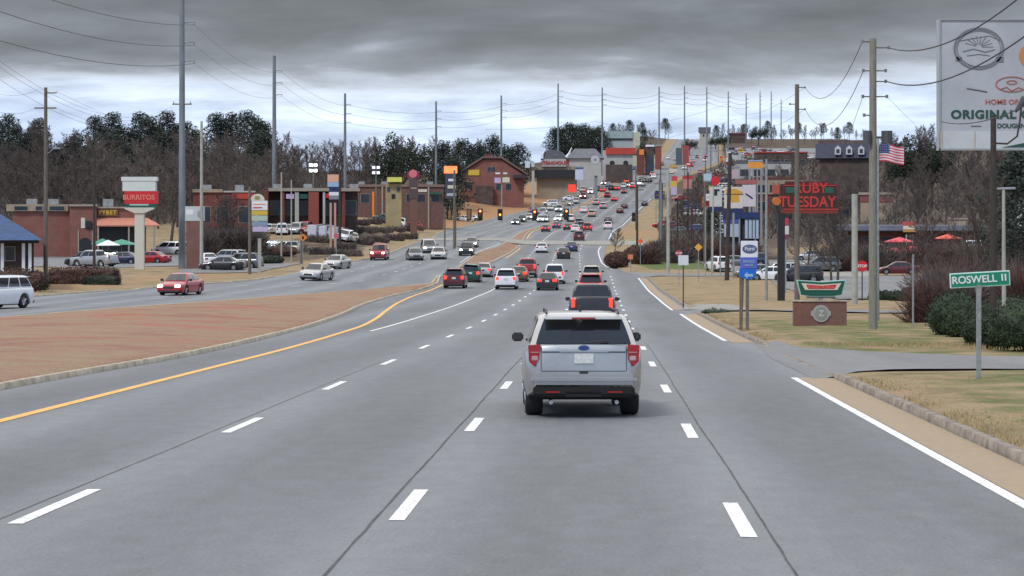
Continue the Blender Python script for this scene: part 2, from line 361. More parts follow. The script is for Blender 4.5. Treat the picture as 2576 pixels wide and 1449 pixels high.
for u0,y1,w in ((-2.22,110,0.026),(1.62,75,0.022),(-5.95,60,0.014)):
    ribbon(ms,along(lambda Y:u0+0.03*noise.noise(Vector((Y*0.15,u0,0)))+0.012*noise.noise(Vector((Y*1.7,u0,3))),2,y1,0.7),lambda t:w*(0.75+0.5*abs(math.sin(t*97))),0.003,sub=0.7)
tag(ms.build('tar_seam',M_SEAM,fix=False),kind='structure')
# sandy gutter between edge line and kerb
mg=MB(); ribbon(mg,along(lambda Y:4.99,-20,51),0.78,0.004); ribbon(mg,along(lambda Y:4.95,76,121.5),0.8,0.004); ribbon(mg,along(lambda Y:4.8,132,236),0.7,0.004)
tag(mg.build('gutter',M_GUT,fix=False),kind='structure')
def gzD(X,Y):
    u=X-xc(Y); return G(X,Y)-.013 if u<eR(Y)+.02 else gzR(X,Y)+.055*sst(.2,2.0,u-eR(Y))
# driveways, junction concrete, car parks
sheet('near_driveway',M_LOT,[(6.9,50.5),(8.0,51.2),(9.5,51.6),(12,52.0),(16,52.0),(30,50),(60,46),(60,56),(30,59.5),(17,60.5),(13,62.5),(10.5,66),(9.3,70),(8.9,73.5),(8.25,74.5),(7.3,62)],0.02,zf=gzD,cell=0.8)
sheet('side_street',M_LOT,[(xc(236)+4.9,236),(16.5,239.5),(20,241.5),(28,243),(28,251),(20,251.5),(15.5,254.5),(13.8,260),(xc(266)+2.6,266),(xc(252)+3.9,252)],0.03,zf=gzD,cell=1.5)
# ================================================================== vehicles
M_GLASS=mat('tinted_glass',(0.012,0.015,0.018),0.06,var=0.1,spec=0.8)
M_TYRE=mat('tyre_rubber',(0.022,0.022,0.023),0.85,var=0.3,scale=20)
M_RIM=mat('alloy_rim',(0.42,0.43,0.45),0.35,0.8,var=0.15)
M_TRIM=mat('black_trim',(0.03,0.03,0.033),0.55,var=0.2,scale=12)
M_UNDER=mat('dark_underbody',(0.012,0.012,0.012),0.9)
M_CHROME=mat('chrome_trim',(0.62,0.63,0.65),0.18,0.9,var=0.05)
M_TAILOFF=mat('red_lens',(0.33,0.012,0.014),0.25,var=0.25,scale=14,coat=0.5)
M_TAILON=mat('lit_brake_lens',(0.8,0.05,0.02),0.3,emit=2.0,ecol=(1.0,0.025,0.012))
M_HEADON=mat('lit_headlamp',(0.9,0.9,0.85),0.2,emit=9,ecol=(1.0,0.96,0.85))
M_HEADOFF=mat('clear_headlamp',(0.55,0.58,0.6),0.12,var=0.2,scale=10,coat=0.6)
M_PLATE=mat('number_plate',(0.62,0.63,0.60),0.5,var=0.12,scale=25)
PAINT={}
def paint(n,c,metal=0.3,rough=0.32):
    PAINT[n]=mat(n+'_car_paint',c,rough,metal,var=0.06,scale=3,coat=0.6)
for n,c,mt in (('silver',(0.47,0.465,0.45),.8),('white',(0.74,0.75,0.76),0),('black',(0.014,0.014,0.016),.1),('red',(0.36,0.012,0.02),.2),('maroon',(0.10,0.012,0.018),.2),('grey',(0.13,0.14,0.15),.4),('blue',(0.02,0.05,0.16),.3),('navy',(0.012,0.018,0.05),.3),('beige',(0.42,0.38,0.30),.3),('green',(0.02,0.07,0.05),.3),('pale_blue',(0.25,0.45,0.62),.2),('bronze',(0.16,0.08,0.04),.3),('orange',(0.6,0.14,0.03),.1)): paint(n,c,mt)
SPEC={
 'sedan':dict(L=4.75,W=1.84,H=1.46,belt=0.96,top=[(-2.375,.86),(-2.3,.99),(-1.7,1.02),(-1.2,.97),(.9,.96),(1.3,.92),(2.1,.76),(2.32,.66),(2.375,.56)],gh=(1.25,.35,-.95,-1.75),w=(.83,.57),wy=(1.4,-1.35),r=.33,zb=.2),
 'suv':dict(L=4.7,W=1.9,H=1.74,belt=1.1,top=[(-2.35,.98),(-2.3,1.12),(-1,1.11),(1.0,1.09),(1.4,1.04),(2.15,.93),(2.3,.82),(2.35,.65)],gh=(1.3,.5,-1.95,-2.28),w=(.86,.66),wy=(1.4,-1.4),r=.37,zb=.25),
 'pickup':dict(L=5.7,W=1.98,H=1.92,belt=1.2,top=[(-2.85,1.3),(-2.8,1.38),(-1,1.32),(1.0,1.22),(1.6,1.17),(2.6,1.06),(2.8,.95),(2.85,.75)],gh=(1.55,.8,-.8,-1.0),w=(.88,.72),wy=(1.75,-1.75),r=.4,zb=.32),
 'van':dict(L=4.95,W=1.95,H=1.8,belt=1.05,top=[(-2.475,.95),(-2.42,1.08),(1.3,1.04),(1.8,.95),(2.3,.82),(2.45,.7),(2.475,.55)],gh=(1.85,.8,-2.1,-2.4),w=(.88,.70),wy=(1.5,-1.5),r=.34,zb=.22),
 'hero':dict(L=4.95,W=1.98,H=1.74,belt=1.2,top=[(-2.475,1.12),(-2.44,1.22),(-1,1.19),(1.0,1.14),(1.5,1.1),(2.25,.98),(2.42,.85),(2.475,.65)],gh=(1.35,.5,-2.05,-2.36),w=(.91,.71),wy=(1.42,-1.42),r=.395,zb=.36)}
PROTO={}
def loft_body(s):
    L,W,zb=s['L'],s['W'],s['zb']; top=interp(s['top']); n=int(L/0.075); hl=L/2; ys=[-hl+L*i/n for i in range(n+1)]
    ys=[-hl,-hl+.015,-hl+.04]+[y for y in ys if -hl+.05<y<hl-.05]+[hl-.04,hl-.015,hl]
    vs=[];fs=[]
    for y in ys:
        e=(hl-abs(y)); tp=1-0.16*(max(0,1-e/0.42))**2.2-0.03*max(0,1-e/.05); hw=W/2*tp; zt=top(y)
        zlow=zb+0.10*max(0,1-e/0.35)
        for wy in s['wy']:
            rr=s['r']+0.06; d=abs(y-wy)
            if d<rr: zlow=max(zlow,s['r']+math.sqrt(rr*rr-d*d))
        zm=min(zt-.22,max(zlow+.05,zt*.62)); zs=zt-.13
        ring=[(0,zt+.012),(hw*.5,zt+.008),(hw*.82,zt-.012),(hw*.93,zt-.05),(hw*.985,zs),(hw,max(zm,zlow+.03)),(hw*.992,max(zlow+.02,zb+.16)),(hw*.955,zlow),(hw*.5,zlow)]
        full=[(x,z) for x,z in ring]+[(-x,z) for x,z in reversed(ring[1:])]
        vs+=[(x,y,z) for x,z in full]
    k=17
    for i in range(len(ys)-1):
        for j in range(k): fs.append((i*k+j,i*k+(j+1)%k,(i+1)*k+(j+1)%k,(i+1)*k+j))
    fs+=[tuple(range(k)),tuple((len(ys)-1)*k+j for j in range(k-1,-1,-1))]
    return MB().add(vs,fs)
def house(s):
    yf0,yf1,yr1,yr0=s['gh']; w0,w1=s['w']; z0=s['belt']-.03; z1=s['H']; 
    def ring(t,inset=0,dz=0):
        a=yf0+(yf1-yf0)*t-inset*1.5; b=yr0+(yr1-yr0)*t+inset*1.2; w=w0+(w1-w0)*(t**1.25)-inset; z=z0+(z1-z0)*t+dz; c=.10
        return [(w-c,a,z),(w,a-c*1.6,z),(w,(a+b)/2,z),(w,b+c*1.3,z),(w-c,b,z),(0,b-.02,z),(-w+c,b,z),(-w,b+c*1.3,z),(-w,(a+b)/2,z),(-w,a-c*1.6,z),(-w+c,a,z),(0,a+.05,z)]
    rs=[ring(0),ring(.5),ring(.88),ring(.96,.03),ring(1,.10),ring(1,.32,.018)]
    vs=[p for r in rs for p in r]; n=12
    fs=[(i*n+j,i*n+(j+1)%n,(i+1)*n+(j+1)%n,(i+1)*n+j) for i in range(len(rs)-1) for j in range(n)]+[tuple((len(rs)-1)*n+j for j in range(n))]
    def P(side,t,q,off=.012):   # point on a window plane; q across
        a=yf0+(yf1-yf0)*t; b=yr0+(yr1-yr0)*t; w=w0+(w1-w0)*(t**1.25); z=z0+(z1-z0)*t
        if side=='f': return Vector((q*(w-.07),a+.05*(1-abs(q)**1.3)+off+.01,z+.008))
        if side=='r': return Vector((q*(w-.07),b-.02*(1-abs(q))-off,z+.004))
        sg=1 if side=='R' else -1
        return Vector((sg*(w+off),a-.16-(a-b-.29)*q,z+.004))
    return MB().add(vs,fs),P
def proto(tp):
    if tp in PROTO: return PROTO[tp]
    s=SPEC[tp]; parts=[]; hl=s['L']/2; W=s['W']; hw=W/2
    bo=MB(); b0=loft_body(s); me=b0.mesh('body',PAINT['silver']); parts.append(('body',me,'paint',None,(0,0,0)))
    h,P=house(s); parts.append(('cabin',h.mesh('cabin',PAINT['silver']),'paint',None,(0,0,0)))
    def quadgrid(side,t0,t1,q0,q1,n=6,nt=3,off=.012,q0t=None):
        m=MB(); vs=[]
        for i in range(nt+1):
            t=t0+(t1-t0)*i/nt; qa=q0+( (q0t-q0)*i/nt if q0t is not None else 0)
            for j in range(n+1): vs.append(P(side,t,qa+(q1-qa)*j/n,off))
        k=n+1; m.add(vs,[(i*k+j,i*k+j+1,(i+1)*k+j+1,(i+1)*k+j) for i in range(nt) for j in range(n)]); return m
    parts.append(('windscreen',quadgrid('f',.1,.86,-.97,.97,off=.014).mesh('windscreen',M_GLASS,True),None,None,(0,0,0)))
    parts.append(('rear_window',quadgrid('r',.12,.86,-.97,.97,off=.016).mesh('rear_window',M_GLASS,True),None,None,(0,0,0)))
    cuts={'sedan':[(.03,.47),(.51,.93)],'suv':[(.03,.36),(.39,.68),(.71,.98)],'pickup':[(.05,.5),(.55,.95)],'van':[(.05,.36),(.4,.68),(.71,.97)],'hero':[(.03,.36),(.39,.68),(.71,.99)]}[tp]
    for sd in 'RL':
        for a,b in cuts: parts.append(('side_window',quadgrid(sd,.13,.84,a,b,n=2,off=.012).mesh('side_window',M_GLASS,True),None,None,(0,0,0)))
    # wheels
    tw=MB(); r=s['r']; w=.24 if tp!='hero' else .30
    prof=[(-w/2,r*.62),(-w/2,r*.93),(-w/2+.03,r),(w/2-.03,r),(w/2,r*.93),(w/2,r*.62)]; n=20; vs=[];fs=[]
    for i in range(n):
        a=2*PI*i/n
        for x,q in prof: vs.append((x,q*math.cos(a),q*math.sin(a)))
    k=6; fs=[(i*k+j,i*k+j+1,((i+1)%n)*k+j+1,((i+1)%n)*k+j) for i in range(n) for j in range(k-1)]
    tyre=tw.add(vs,fs).mesh('wheel',M_TYRE,True)
    rm=MB(); rm.prism([(r*.6*math.cos(2*PI*i/16),r*.6*math.sin(2*PI*i/16)) for i in range(16)],-w/2+.05,w/2-.05,ax='x')
    for i in range(5):
        a=2*PI*i/5; c_,s_=math.cos(a),math.sin(a)
        for sx in (-1,1): rm.tube([(sx*(w/2-.035),0,0),(sx*(w/2-.03),c_*r*.6,s_*r*.6)],[.05,.035],n=4)
    rim=rm.mesh('rim',M_RIM)
    for sx in (-1,1):
        for wy in s['wy']: parts.append(('wheel',tyre,None,('rim',rim),(sx*(hw-w/2-.02),wy,r)))
    u=MB().box(-hw+.28,hw-.28,-hl+.25,hl-.25,s['zb']-.06,s['r']+.2); u.box(-hw+.12,hw-.12,s['wy'][0]-.4,s['wy'][0]+.4,s['r']*.9,s['r']+.34); u.box(-hw+.12,hw-.12,s['wy'][1]-.4,s['wy'][1]+.4,s['r']*.9,s['r']+.34)
    parts.append(('underbody',u.mesh('underbody',M_UNDER),None,None,(0,0,0)))
    # mirrors
    for sx in (-1,1):
        zz=s['belt']+.05; yy=s['gh'][0]-.35; m=MB().box(sx*(hw-.10)-.13 if sx<0 else hw-.02,sx*(hw-.10)+.08 if sx<0 else hw+.19,yy-.06,yy+.08,zz-.07,zz+.09,b=.03)
        if sx<0: m=MB().box(-hw-.19,-hw+.02,yy-.06,yy+.08,zz-.07,zz+.09,b=.03)
        m.box(sx*(hw-.12)-.06,sx*(hw-.12)+.14*(1 if sx>0 else .4),yy-.02,yy+.04,zz-.06,zz-.02)
        parts.append(('mirror',m.mesh('mirror',M_TRIM),None,None,(0,0,0)))
    # lamps, bumpers, plate
    tz={'sedan':(.72,.93),'suv':(.80,1.08),'pickup':(.95,1.34),'van':(.78,1.15),'hero':(.87,1.24)}[tp]; tw_={'sedan':.36,'suv':.24,'pickup':.16,'van':.2,'hero':.18}[tp]
    for sx in (-1,1):
        e=hw*.83 if tp!='hero' else hw*.905
        x1=e+.035; x0=x1-tw_; a,b=(x0,x1) if sx>0 else (-x1,-x0)
        if tp=='hero':
            poly=[(sx*(x0-.02),tz[1]),(sx*x1,tz[1]-.02),(sx*(x1-.01),tz[0]+.08),(sx*(x0+.08),tz[0]),(sx*(x0+.0),tz[0]+.12)]
            m=MB().prism(poly,-hl-.03,-hl+.3)
        else: m=MB().box(a,b,-hl-.018,-hl+.14,tz[0],tz[1],b=.02)
        parts.append(('taillight',m.mesh('taillight',M_TAILOFF),'tail',None,(0,0,0)))
        hz={'sedan':.62,'suv':.78,'pickup':.9,'van':.72,'hero':.78}[tp]; xa=hw*.84-.34; xb=hw*.84
        m=MB().box(xa if sx>0 else -xb,xb if sx>0 else -xa,hl-.12,hl+.012,hz-.07,hz+.08,b=.02)
        parts.append(('headlight',m.mesh('headlight',M_HEADOFF),'head',None,(0,0,0)))
    zb=s['zb']
    rb=MB().box(-hw*.86,hw*.86,-hl-.05,-hl+.1,zb+.02,zb+.17,b=.025); parts.append(('rear_bumper',rb.mesh('rear_bumper',M_TRIM if tp!='hero' else M_UNDER),None,None,(0,0,0)))
    gl=MB().box(-hw*.42,hw*.42,hl-.08,hl+.015,zb+.22,zb+.42,b=.02).box(-hw*.8,hw*.8,hl-.1,hl+.03,zb+.02,zb+.14,b=.02); parts.append(('grille',gl.mesh('grille',M_TRIM),None,None,(0,0,0)))
    pz={'sedan':.78,'suv':.9,'pickup':.62,'van':.85,'hero':1.0}[tp]
    parts.append(('number_plate',MB().box(-.16,.16,-hl-.03,-hl-.01,pz-.08,pz+.08).mesh('number_plate',M_PLATE),None,None,(0,0,0)))
    if tp=='pickup':
        parts.append(('bed_cover',MB().box(-hw*.8,hw*.8,-2.7,-1.02,1.355,1.40,b=.015).mesh('bed_cover',M_TRIM),None,None,(0,0,0)))
        parts.append(('tailgate_bumper',MB().box(-hw*.86,hw*.86,-hl-.16,-hl+.02,.5,.68,b=.03).mesh('tailgate_bumper',M_CHROME),None,None,(0,0,0)))
    if tp in('suv','hero'):
        for sx in (-1,1):
            m=MB().tube([(sx*(s['w'][1]-.1),.3,s['H']),(sx*(s['w'][1]-.1),.15,s['H']+.055),(sx*(s['w'][1]-.1),-1.7,s['H']+.055),(sx*(s['w'][1]-.1),-1.9,s['H'])],.018,n=6)
            parts.append(('roof_rail',m.mesh('roof_rail',M_TRIM),None,None,(0,0,0)))
        m=MB().prism([(s['gh'][2]+.1,s['H']-.02),(s['gh'][2]-.28,s['H']-.045),(s['gh'][2]-.3,s['H']-.085),(s['gh'][2],s['H']-.09)],-s['w'][1]+.07,s['w'][1]-.07,ax='x')
        parts.append(('spoiler',m.mesh('spoiler',PAINT['silver']),'paint',None,(0,0,0)))
    if tp=='hero':
        m=MB().box(-hw*.9,hw*.9,-hl-.09,-hl+.14,.56,.745,b=.07); parts.append(('bumper_cover',m.mesh('bumper_cover',PAINT['silver']),'paint',None,(0,0,0)))
        m=MB().box(-hw*.62,hw*.62,-hl-.082,-hl-.06,.655,.675); parts.append(('bumper_step',m.mesh('bumper_step',M_TRIM),None,None,(0,0,0)))
        m=MB().box(-.70,.70,-hl-.012,-hl+.02,1.10,1.118).box(-.70,.70,-hl-.012,-hl+.02,.785,.795); m.box(-.72,-.71,-hl-.01,-hl+.02,.79,1.2).box(.71,.72,-hl-.01,-hl+.02,.79,1.2)
        parts.append(('tailgate_seam',m.mesh('tailgate_seam',M_TRIM),None,None,(0,0,0)))
        m=MB().box(-.42,.42,-hl-.035,-hl+.01,1.105,1.14,b=.01); parts.append(('tailgate_trim',m.mesh('tailgate_trim',M_CHROME),None,None,(0,0,0)))
        m=MB().disc((0,1.175),.045,-hl-.03,-hl+.02,rx=.09); parts.append(('emblem',m.mesh('emblem',mat('blue_enamel',(0.03,0.06,0.2),.3)),None,None,(0,0,0)))
        m=MB().disc((0,1.175),.055,-hl-.02,-hl+.02,rx=.102); parts.append(('emblem_ring',m.mesh('emblem_ring',M_CHROME),None,None,(0,0,0)))
        m=MB().box(-.075,.075,-hl-.03,-hl,.745,.79,b=.01); parts.append(('latch',m.mesh('latch',M_TRIM),None,None,(0,0,0)))
        for sx in (-1,1):
            m=MB().box(sx*.52-.13,sx*.52+.13,-hl-.06,-hl,.42,.465,b=.01); parts.append(('reflector',m.mesh('reflector',M_TAILOFF),None,None,(0,0,0)))
            m=MB().tube([(sx*.55,-hl-.03,.27),(sx*.55,-hl+.3,.27)],.035,n=10); parts.append(('exhaust_pipe',m.mesh('exhaust_pipe',M_RIM),None,None,(0,0,0)))
            # inner lamp: reversing segment, pink highlights put into the lens colour
            m=MB().box(sx*.82-.055,sx*.82+.055,-hl-.042,-hl,.965,1.045,b=.01).box(sx*.82-.07,sx*.82+.07,-hl-.038,-hl,1.10,1.112); parts.append(('reversing_lamp',m.mesh('reversing_lamp',mat('pink_highlight_lens',(0.45,0.30,0.30),.2)),None,None,(0,0,0)))
        m=MB().box(-hw*.84,hw*.84,-hl-.03,-hl+.25,.34,.56,b=.03); m.box(-.3,.3,-hl-.05,-hl,.36,.45); parts.append(('lower_valance',m.mesh('lower_valance',M_UNDER),None,None,(0,0,0)))
        m=MB().tube([(0,-2.42,1.25),(.42,-2.37,1.30)],.012,n=4); parts.append(('rear_wiper',m.mesh('rear_wiper',M_TRIM),None,None,(0,0,0)))
        m=MB().box(-.02,.02,-.9,-.7,1.75,1.86,b=.008); parts.append(('aerial_fin',m.mesh('aerial_fin',M_TRIM),None,None,(0,0,0)))
        m=MB().box(-.2,.2,-2.375,-2.36,1.66,1.685); parts.append(('high_brake_light',m.mesh('high_brake_light',M_TAILOFF),None,None,(0,0,0)))
    for p in parts:
        if p[0] in('body','cabin','windscreen','rear_window','side_window'):
            p[1].polygons.foreach_set('use_smooth',[True]*len(p[1].polygons)); p[1].set_sharp_from_angle(angle=R(32))
    PROTO[tp]=parts; return parts
CARN={'sedan':'car','suv':'suv','pickup':'pickup_truck','van':'minivan','hero':'suv'}
CATN={'sedan':'car','suv':'SUV','pickup':'pickup truck','van':'minivan','hero':'SUV'}
def veh(tp,colr,loc,rz,label,tail=False,head=False,group=None,sc=1.0,detail=True):
    o=thing(CARN[tp],label,CATN[tp],loc,rz,group); o.scale=(sc,)*3
    for nm,me,key,ch,lc in proto(tp):
        if not detail and nm in ('roof_rail','mirror','exhaust_pipe','underbody','spoiler','number_plate') and nm!='underbody': continue
        p=bpy.data.objects.new(nm,me); C.objects.link(p); p.parent=o; p.location=lc
        m=None
        if key=='paint': m=PAINT[colr]
        elif key=='tail' and tail: m=M_TAILON
        elif key=='head' and head: m=M_HEADON
        if m: p.material_slots[0].link='OBJECT'; p.material_slots[0].material=m
        if ch and detail: q=bpy.data.objects.new(ch[0],ch[1]); C.objects.link(q); q.parent=p
    # sit on the slope of the ground
    X,Y=loc[0],loc[1]; hx,hy=-math.sin(rz),math.cos(rz); s=(G(X+hx*1.5,Y+hy*1.5)-G(X-hx*1.5,Y-hy*1.5))/3; sx=(G(X+hy*.7,Y-hx*.7)-G(X-hy*.7,Y+hx*.7))/1.4
    o.rotation_euler=(math.atan(s),-math.atan(sx),rz)
    return o
def slope(Y): return -math.atan((xc(Y+3)-xc(Y-3))/6)
def traffic(tp,colr,x,d,label,away=True,yaw=0,tail=False,head=False,lift=0.006,group=None,sc=1.06):
    p=on(x,d); p.z+=lift
    return veh(tp,colr,p,(slope(d) if away else slope(d)+PI)+yaw,label,tail=tail,head=head,group=group,sc=sc)
HERO=veh('hero','silver',on(1455,39.4)+Vector((0,0,.006)),R(0.4),'silver SUV nearest the camera, driving away in the middle lane with brake lights off')
traffic('pickup','black',1490,95,'black pickup truck directly ahead of the silver SUV, brake lights glowing red',tail=True,sc=1.0)
away=[('suv','red',1486,166,'red SUV mostly hidden in front of the black pickup truck',True),
('suv','beige',1488,213,'pale beige SUV with a dark rear window, second ahead of the black pickup',True),
('sedan','black',1378,196,'black car with a magenta high brake light behind the white van',True),
('van','white',1396,217,'white minivan with red lamps braking in the lane left of the black pickup',True),
('suv','white',1275,199,'white hatchback style SUV at the front left of the queue, angled tail lamps lit',True),
('sedan','bronze',1306,224,'copper brown car just ahead of the white hatchback style SUV',True),
('pickup','red',1327,240,'red pickup truck furthest ahead in the lane of the white hatchback style SUV',True),
('suv','maroon',1146,202,'dark maroon SUV last in the left turn lane beside the red median tip',True),
('suv','green',1185,221,'very dark green SUV second in the left turn lane ahead of the maroon one',True),
('sedan','silver',1217,241,'silver car first in the left turn lane, right brake lamp showing',True),
('sedan','white',1363,345,'white sedan rolling away alone in the lane next to the red median strip',False),
('sedan','black',1418,314,'black sedan rolling away just behind a blue car',False),
('sedan','blue',1438,352,'blue car between the black sedan and the pale crossing road',False),
('suv','maroon',1457,402,'dark red SUV crossing the pale concrete junction',False),
('sedan','white',1448,468,'white car with orange lamps last in the queue under the far right signal',True),
('suv','grey',1462,500,'dark grey SUV in the queue beyond the junction, left of the red one',True),
('suv','red',1478,478,'red SUV braking in the queue beyond the junction',True),
('suv','white',1530,505,'white SUV with large glowing red lamps in the right lane beyond the junction',True),
('sedan','black',1530,560,'black car just ahead of the white SUV with glowing lamps',False),
('sedan','maroon',1560,610,'low dark maroon car climbing the hill alone',False),
('sedan','maroon',1571,640,'small dark maroon car one place further up the hill',False),
('sedan','navy',1622,655,'navy car climbing in the outer lane of the hill',False),
('suv','black',1655,720,'black SUV highest in the outer lane of the hill',False)]
for tp,cl,x,d,lb,tl in away: traffic(tp,cl,x,d,lb,True,tail=tl)
b=PROTO['sedan']
near=[('suv','white',-16,124,'white SUV cut by the left edge, turning out of the far lanes',R(-24),False),
('sedan','red',455,157,'bright red sedan with its headlights on in the far lanes',R(-9),True),
('sedan','silver',797,203,'pale silver sedan leading the oncoming lanes with lights off',R(-12),False),
('sedan','silver',848,245,'silver sedan with a bright bonnet just behind the pale silver leader',R(-12),False),
('pickup','red',955,283,'dark red pickup truck with glowing headlights by the left kerb',0,True),
('sedan','grey',1043,282,'low grey sedan coming towards us beside a second similar one',R(10),False),
('van','silver',1078,312,'silver minivan with one headlight glaring behind the grey sedans',R(8),True),
('sedan','silver',1104,286,'light grey sedan coming towards us nearest the turn lane',0,False),
('sedan','grey',1187,338,'grey oncoming sedan with lights on, alone on the pale junction',0,True),
('suv','black',1174,300,'black SUV with two very bright headlights facing the turn lane queue',0,True)]
for tp,cl,x,d,lb,yw,hd in near: traffic(tp,cl,x,d,lb,False,yaw=yw,head=hd)
# the crowd of oncoming and turning cars beyond the junction
far=[('sedan','navy',1298,545,0,1),('suv','green',1314,560,0,1),('sedan','silver',1332,575,0,1),('sedan','blue',1350,590,PI/3,0),('suv','silver',1371,560,0,1),('van','silver',1366,600,0,0),
('sedan','white',1404,566,0,1),('suv','black',1420,585,0,1),('sedan','silver',1398,640,PI/2.5,0),('sedan','beige',1422,655,PI/2.5,0),('suv','silver',1450,670,0,0),('sedan','white',1436,690,PI/2,0)]
lab=['navy car with lamps on at the left end of the oncoming row past the signals','dark green SUV second from the left in the oncoming row past the signals','silver sedan with lamps on behind the middle signal head','blue car turned partly sideways behind the oncoming row','silver SUV with lamps on just right of the middle signal head','silver minivan at the back of the oncoming row','white sedan with lamps on left of the right hand signal head','black SUV with lamps on above the right hand signal head','silver sedan crossing sideways on the climbing road','beige sedan crossing sideways on the climbing road, further right than the silver one','silver SUV below the round red sign','white car standing sideways below the round red sign']
for (tp,cl,x,d,yw,hd),lb in zip(far,lab): traffic(tp,cl,x,d,lb,False,yaw=yw,head=bool(hd))
q=[('sedan','maroon',1478,738,1),('sedan','silver',1492,742,0),('suv','grey',1503,748,0),('sedan','red',1517,742,1),('suv','navy',1538,752,0),('sedan','white',1531,775,0),('sedan','red',1553,752,1),('suv','white',1569,764,0),('sedan','red',1592,764,1),('sedan','orange',1577,800,1)]
lab=['maroon car with lit lamps first from the left on the hill queue','silver car between maroon and grey ones on the hill queue','grey SUV on the hill queue left of a red car','red car fourth from the left on the hill queue','navy SUV on the hill queue between two red cars','white car standing above the navy SUV on the hill queue','red car just left of the white SUV on the hill queue','white SUV on the hill queue between two red cars','red car at the right end of the hill queue','small orange car above the hill queue']
for (tp,cl,x,d,tl),lb in zip(q,lab): traffic(tp,cl,x,d,lb,True,tail=bool(tl))
for tp,cl,x,d,lb in (('sedan','navy',1614,822,'navy car alone on the upper hill lanes'),('sedan','silver',1632,812,'silver car on the upper hill lanes right of a navy one'),('sedan','white',1645,845,'small white car highest on the visible hill lanes'),('suv','white',1722,960,'white SUV on the bend at the very top of the road')): traffic(tp,cl,x,d,lb,False)
# ================================================================== poles and wires
M_STEEL=mat('galvanised_pole',(0.20,0.225,0.24),0.6,0.3,var=0.2,scale=1.5,stretch=(1,1,.25))
M_PALEST=mat('pale_concrete_pole',(0.36,0.36,0.31),0.85,var=0.15,scale=2)
M_WOOD=mat('weathered_pole_wood',(0.15,0.125,0.10),0.9,var=0.3,scale=6,stretch=(4,4,.4),bump=.3)
M_DWOOD=mat('dark_creosote_wood',(0.05,0.04,0.035),0.9,var=0.3,scale=6,stretch=(4,4,.4))
M_INS=mat('grey_insulator',(0.20,0.21,0.24),0.4,var=.2)
M_CABLE=mat('power_cable',(0.06,0.06,0.07),0.7)
M_GAL=mat('galvanised_post',(0.30,0.32,0.31),0.55,0.4,var=.2,scale=8)
def pole(nm,label,x,ytop,d,r0,r1,m,group=None,cat='utility pole',lean=0,zext=0):
    b=on(x,d); h=topz(ytop,d)-b.z
    o=thing(nm,label,cat,b,0,group)
    mb=MB().tube([(0,0,-.5),(lean*.5,0,h/2),(lean,0,h)],[r0,(r0+r1)/2,r1],n=10); mb.build('pole_shaft',m,o,smooth=False); shade(o.children[0],50)
    return o,b,h
TOPS={}
def arm(o,z,L,n2=True,m=M_STEEL,drop=.25,up=0.12,th=.06):
    a=MB().tube([(0,0,z-up),(L*.6,0,z),(L,0,z)],[th,th*.8,th*.6],n=6).build('crossarm',m,o)
    if n2: MB().tube([(L,0,z),(L,0,z-drop)],[.07,.05],n=6).build('insulator',M_INS,a)
    return (L,0,z-drop)
TR=[(458,-60,240,.40,.26),(690,140,385,.45,.28),(868,235,520,.42,.26),(1097,255,600,.4,.25),(1261,240,690,.42,.25),(1404,210,790,.45,.25),(1515,220,870,.45,.25),(1658,218,1060,.48,.28),(1722,216,1150,.48,.28),(1778,218,1240,.48,.28),(1832,230,1330,.5,.3),(1877,235,1430,.5,.3),(1912,230,1530,.5,.3),(1940,230,1640,.5,.3),(1965,250,1760,.5,.3)]
TL=['tallest steel transmission pole, rising out of the frame behind the brick sign','tall steel transmission pole, second nearest, with three short arms to the right','steel transmission pole left of the big evergreen, third in the row','steel transmission pole right beside the big dark evergreen','steel transmission pole in front of the gabled brick building','steel transmission pole behind the white horned roof','steel transmission pole just left of the long pale shed','steel transmission pole right of the long pale shed','steel transmission pole ninth from the left on the skyline','steel transmission pole behind the square pale tower','steel transmission pole eleventh from the left on the skyline']
tw=[]
for i,(x,yt,d,r0,r1) in enumerate(TR):
    g='far steel transmission poles along the hilltop road' if i>=11 else None
    o,b,h=pole('transmission_pole',TL[i] if i<11 else 'thin far steel transmission pole on the hilltop skyline near the wooden pole',x,yt,d,r0,r1,M_STEEL,g,'transmission pole')
    pts=[]
    s=F/d
    for k,dz in enumerate((2.6,4.7,6.8) if i else (5.0,7.2,9.2)):
        L=1.35 if i<4 else 1.7
        z=h-dz*(1 if i<8 else 1.3); pts.append(b+Vector(arm(o,z,L,drop=.3,n2=i<9,th=.075+.008*i)))
    if i in (0,1):
        z=topz(262 if i==0 else 380,d)-b.z
        a=MB().box(-1.05,1.05,-.06,.06,z-.07,z+.07).build('crossarm',M_WOOD,o); MB().tube([(-.9,0,z),(-.9,0,z+.3)],.05,n=6).tube([(.9,0,z),(.9,0,z+.3)],.05,n=6).build('insulator',M_INS,a)
    tw.append(pts); TOPS['t%d'%i]=(b,h)
def wire(pts_list,label,r=0.02,sag=0.02,n=10,group=None,cat='power line'):
    mb=MB()
    for a,b in pts_list:
        a=Vector(a); b=Vector(b); L=(b-a).length; P=[]
        for i in range(n+1):
            t=i/n; p=a.lerp(b,t); p.z-=4*t*(1-t)*L*sag; P.append(p)
        rr=[r*.75*max(1,p.y/230) for p in P]
        mb.tube(P,rr,n=4,cap=False)
    o=mb.build('power_cable',M_CABLE,fix=False); return tag(o,label,cat,group)
p0=[Vector((-39,95,16+3.0)),Vector((-39,95,16+.8)),Vector((-39,95,16-1.4))]
for k in range(3):
    nm=['top','middle','bottom'][k]
    wire([(p0[k]+Vector((0,0,2.5)),tw[0][k])],'%s of the three thick cables sweeping down from the upper left corner'%nm,r=.036,sag=.02,n=16)
for k in range(3): wire([(tw[i][k],tw[i+1][k]) for i in range(0,11)],'%s transmission cable strung along the row of steel poles'%['topmost','middle','lowest'][k],r=.016,sag=.011)
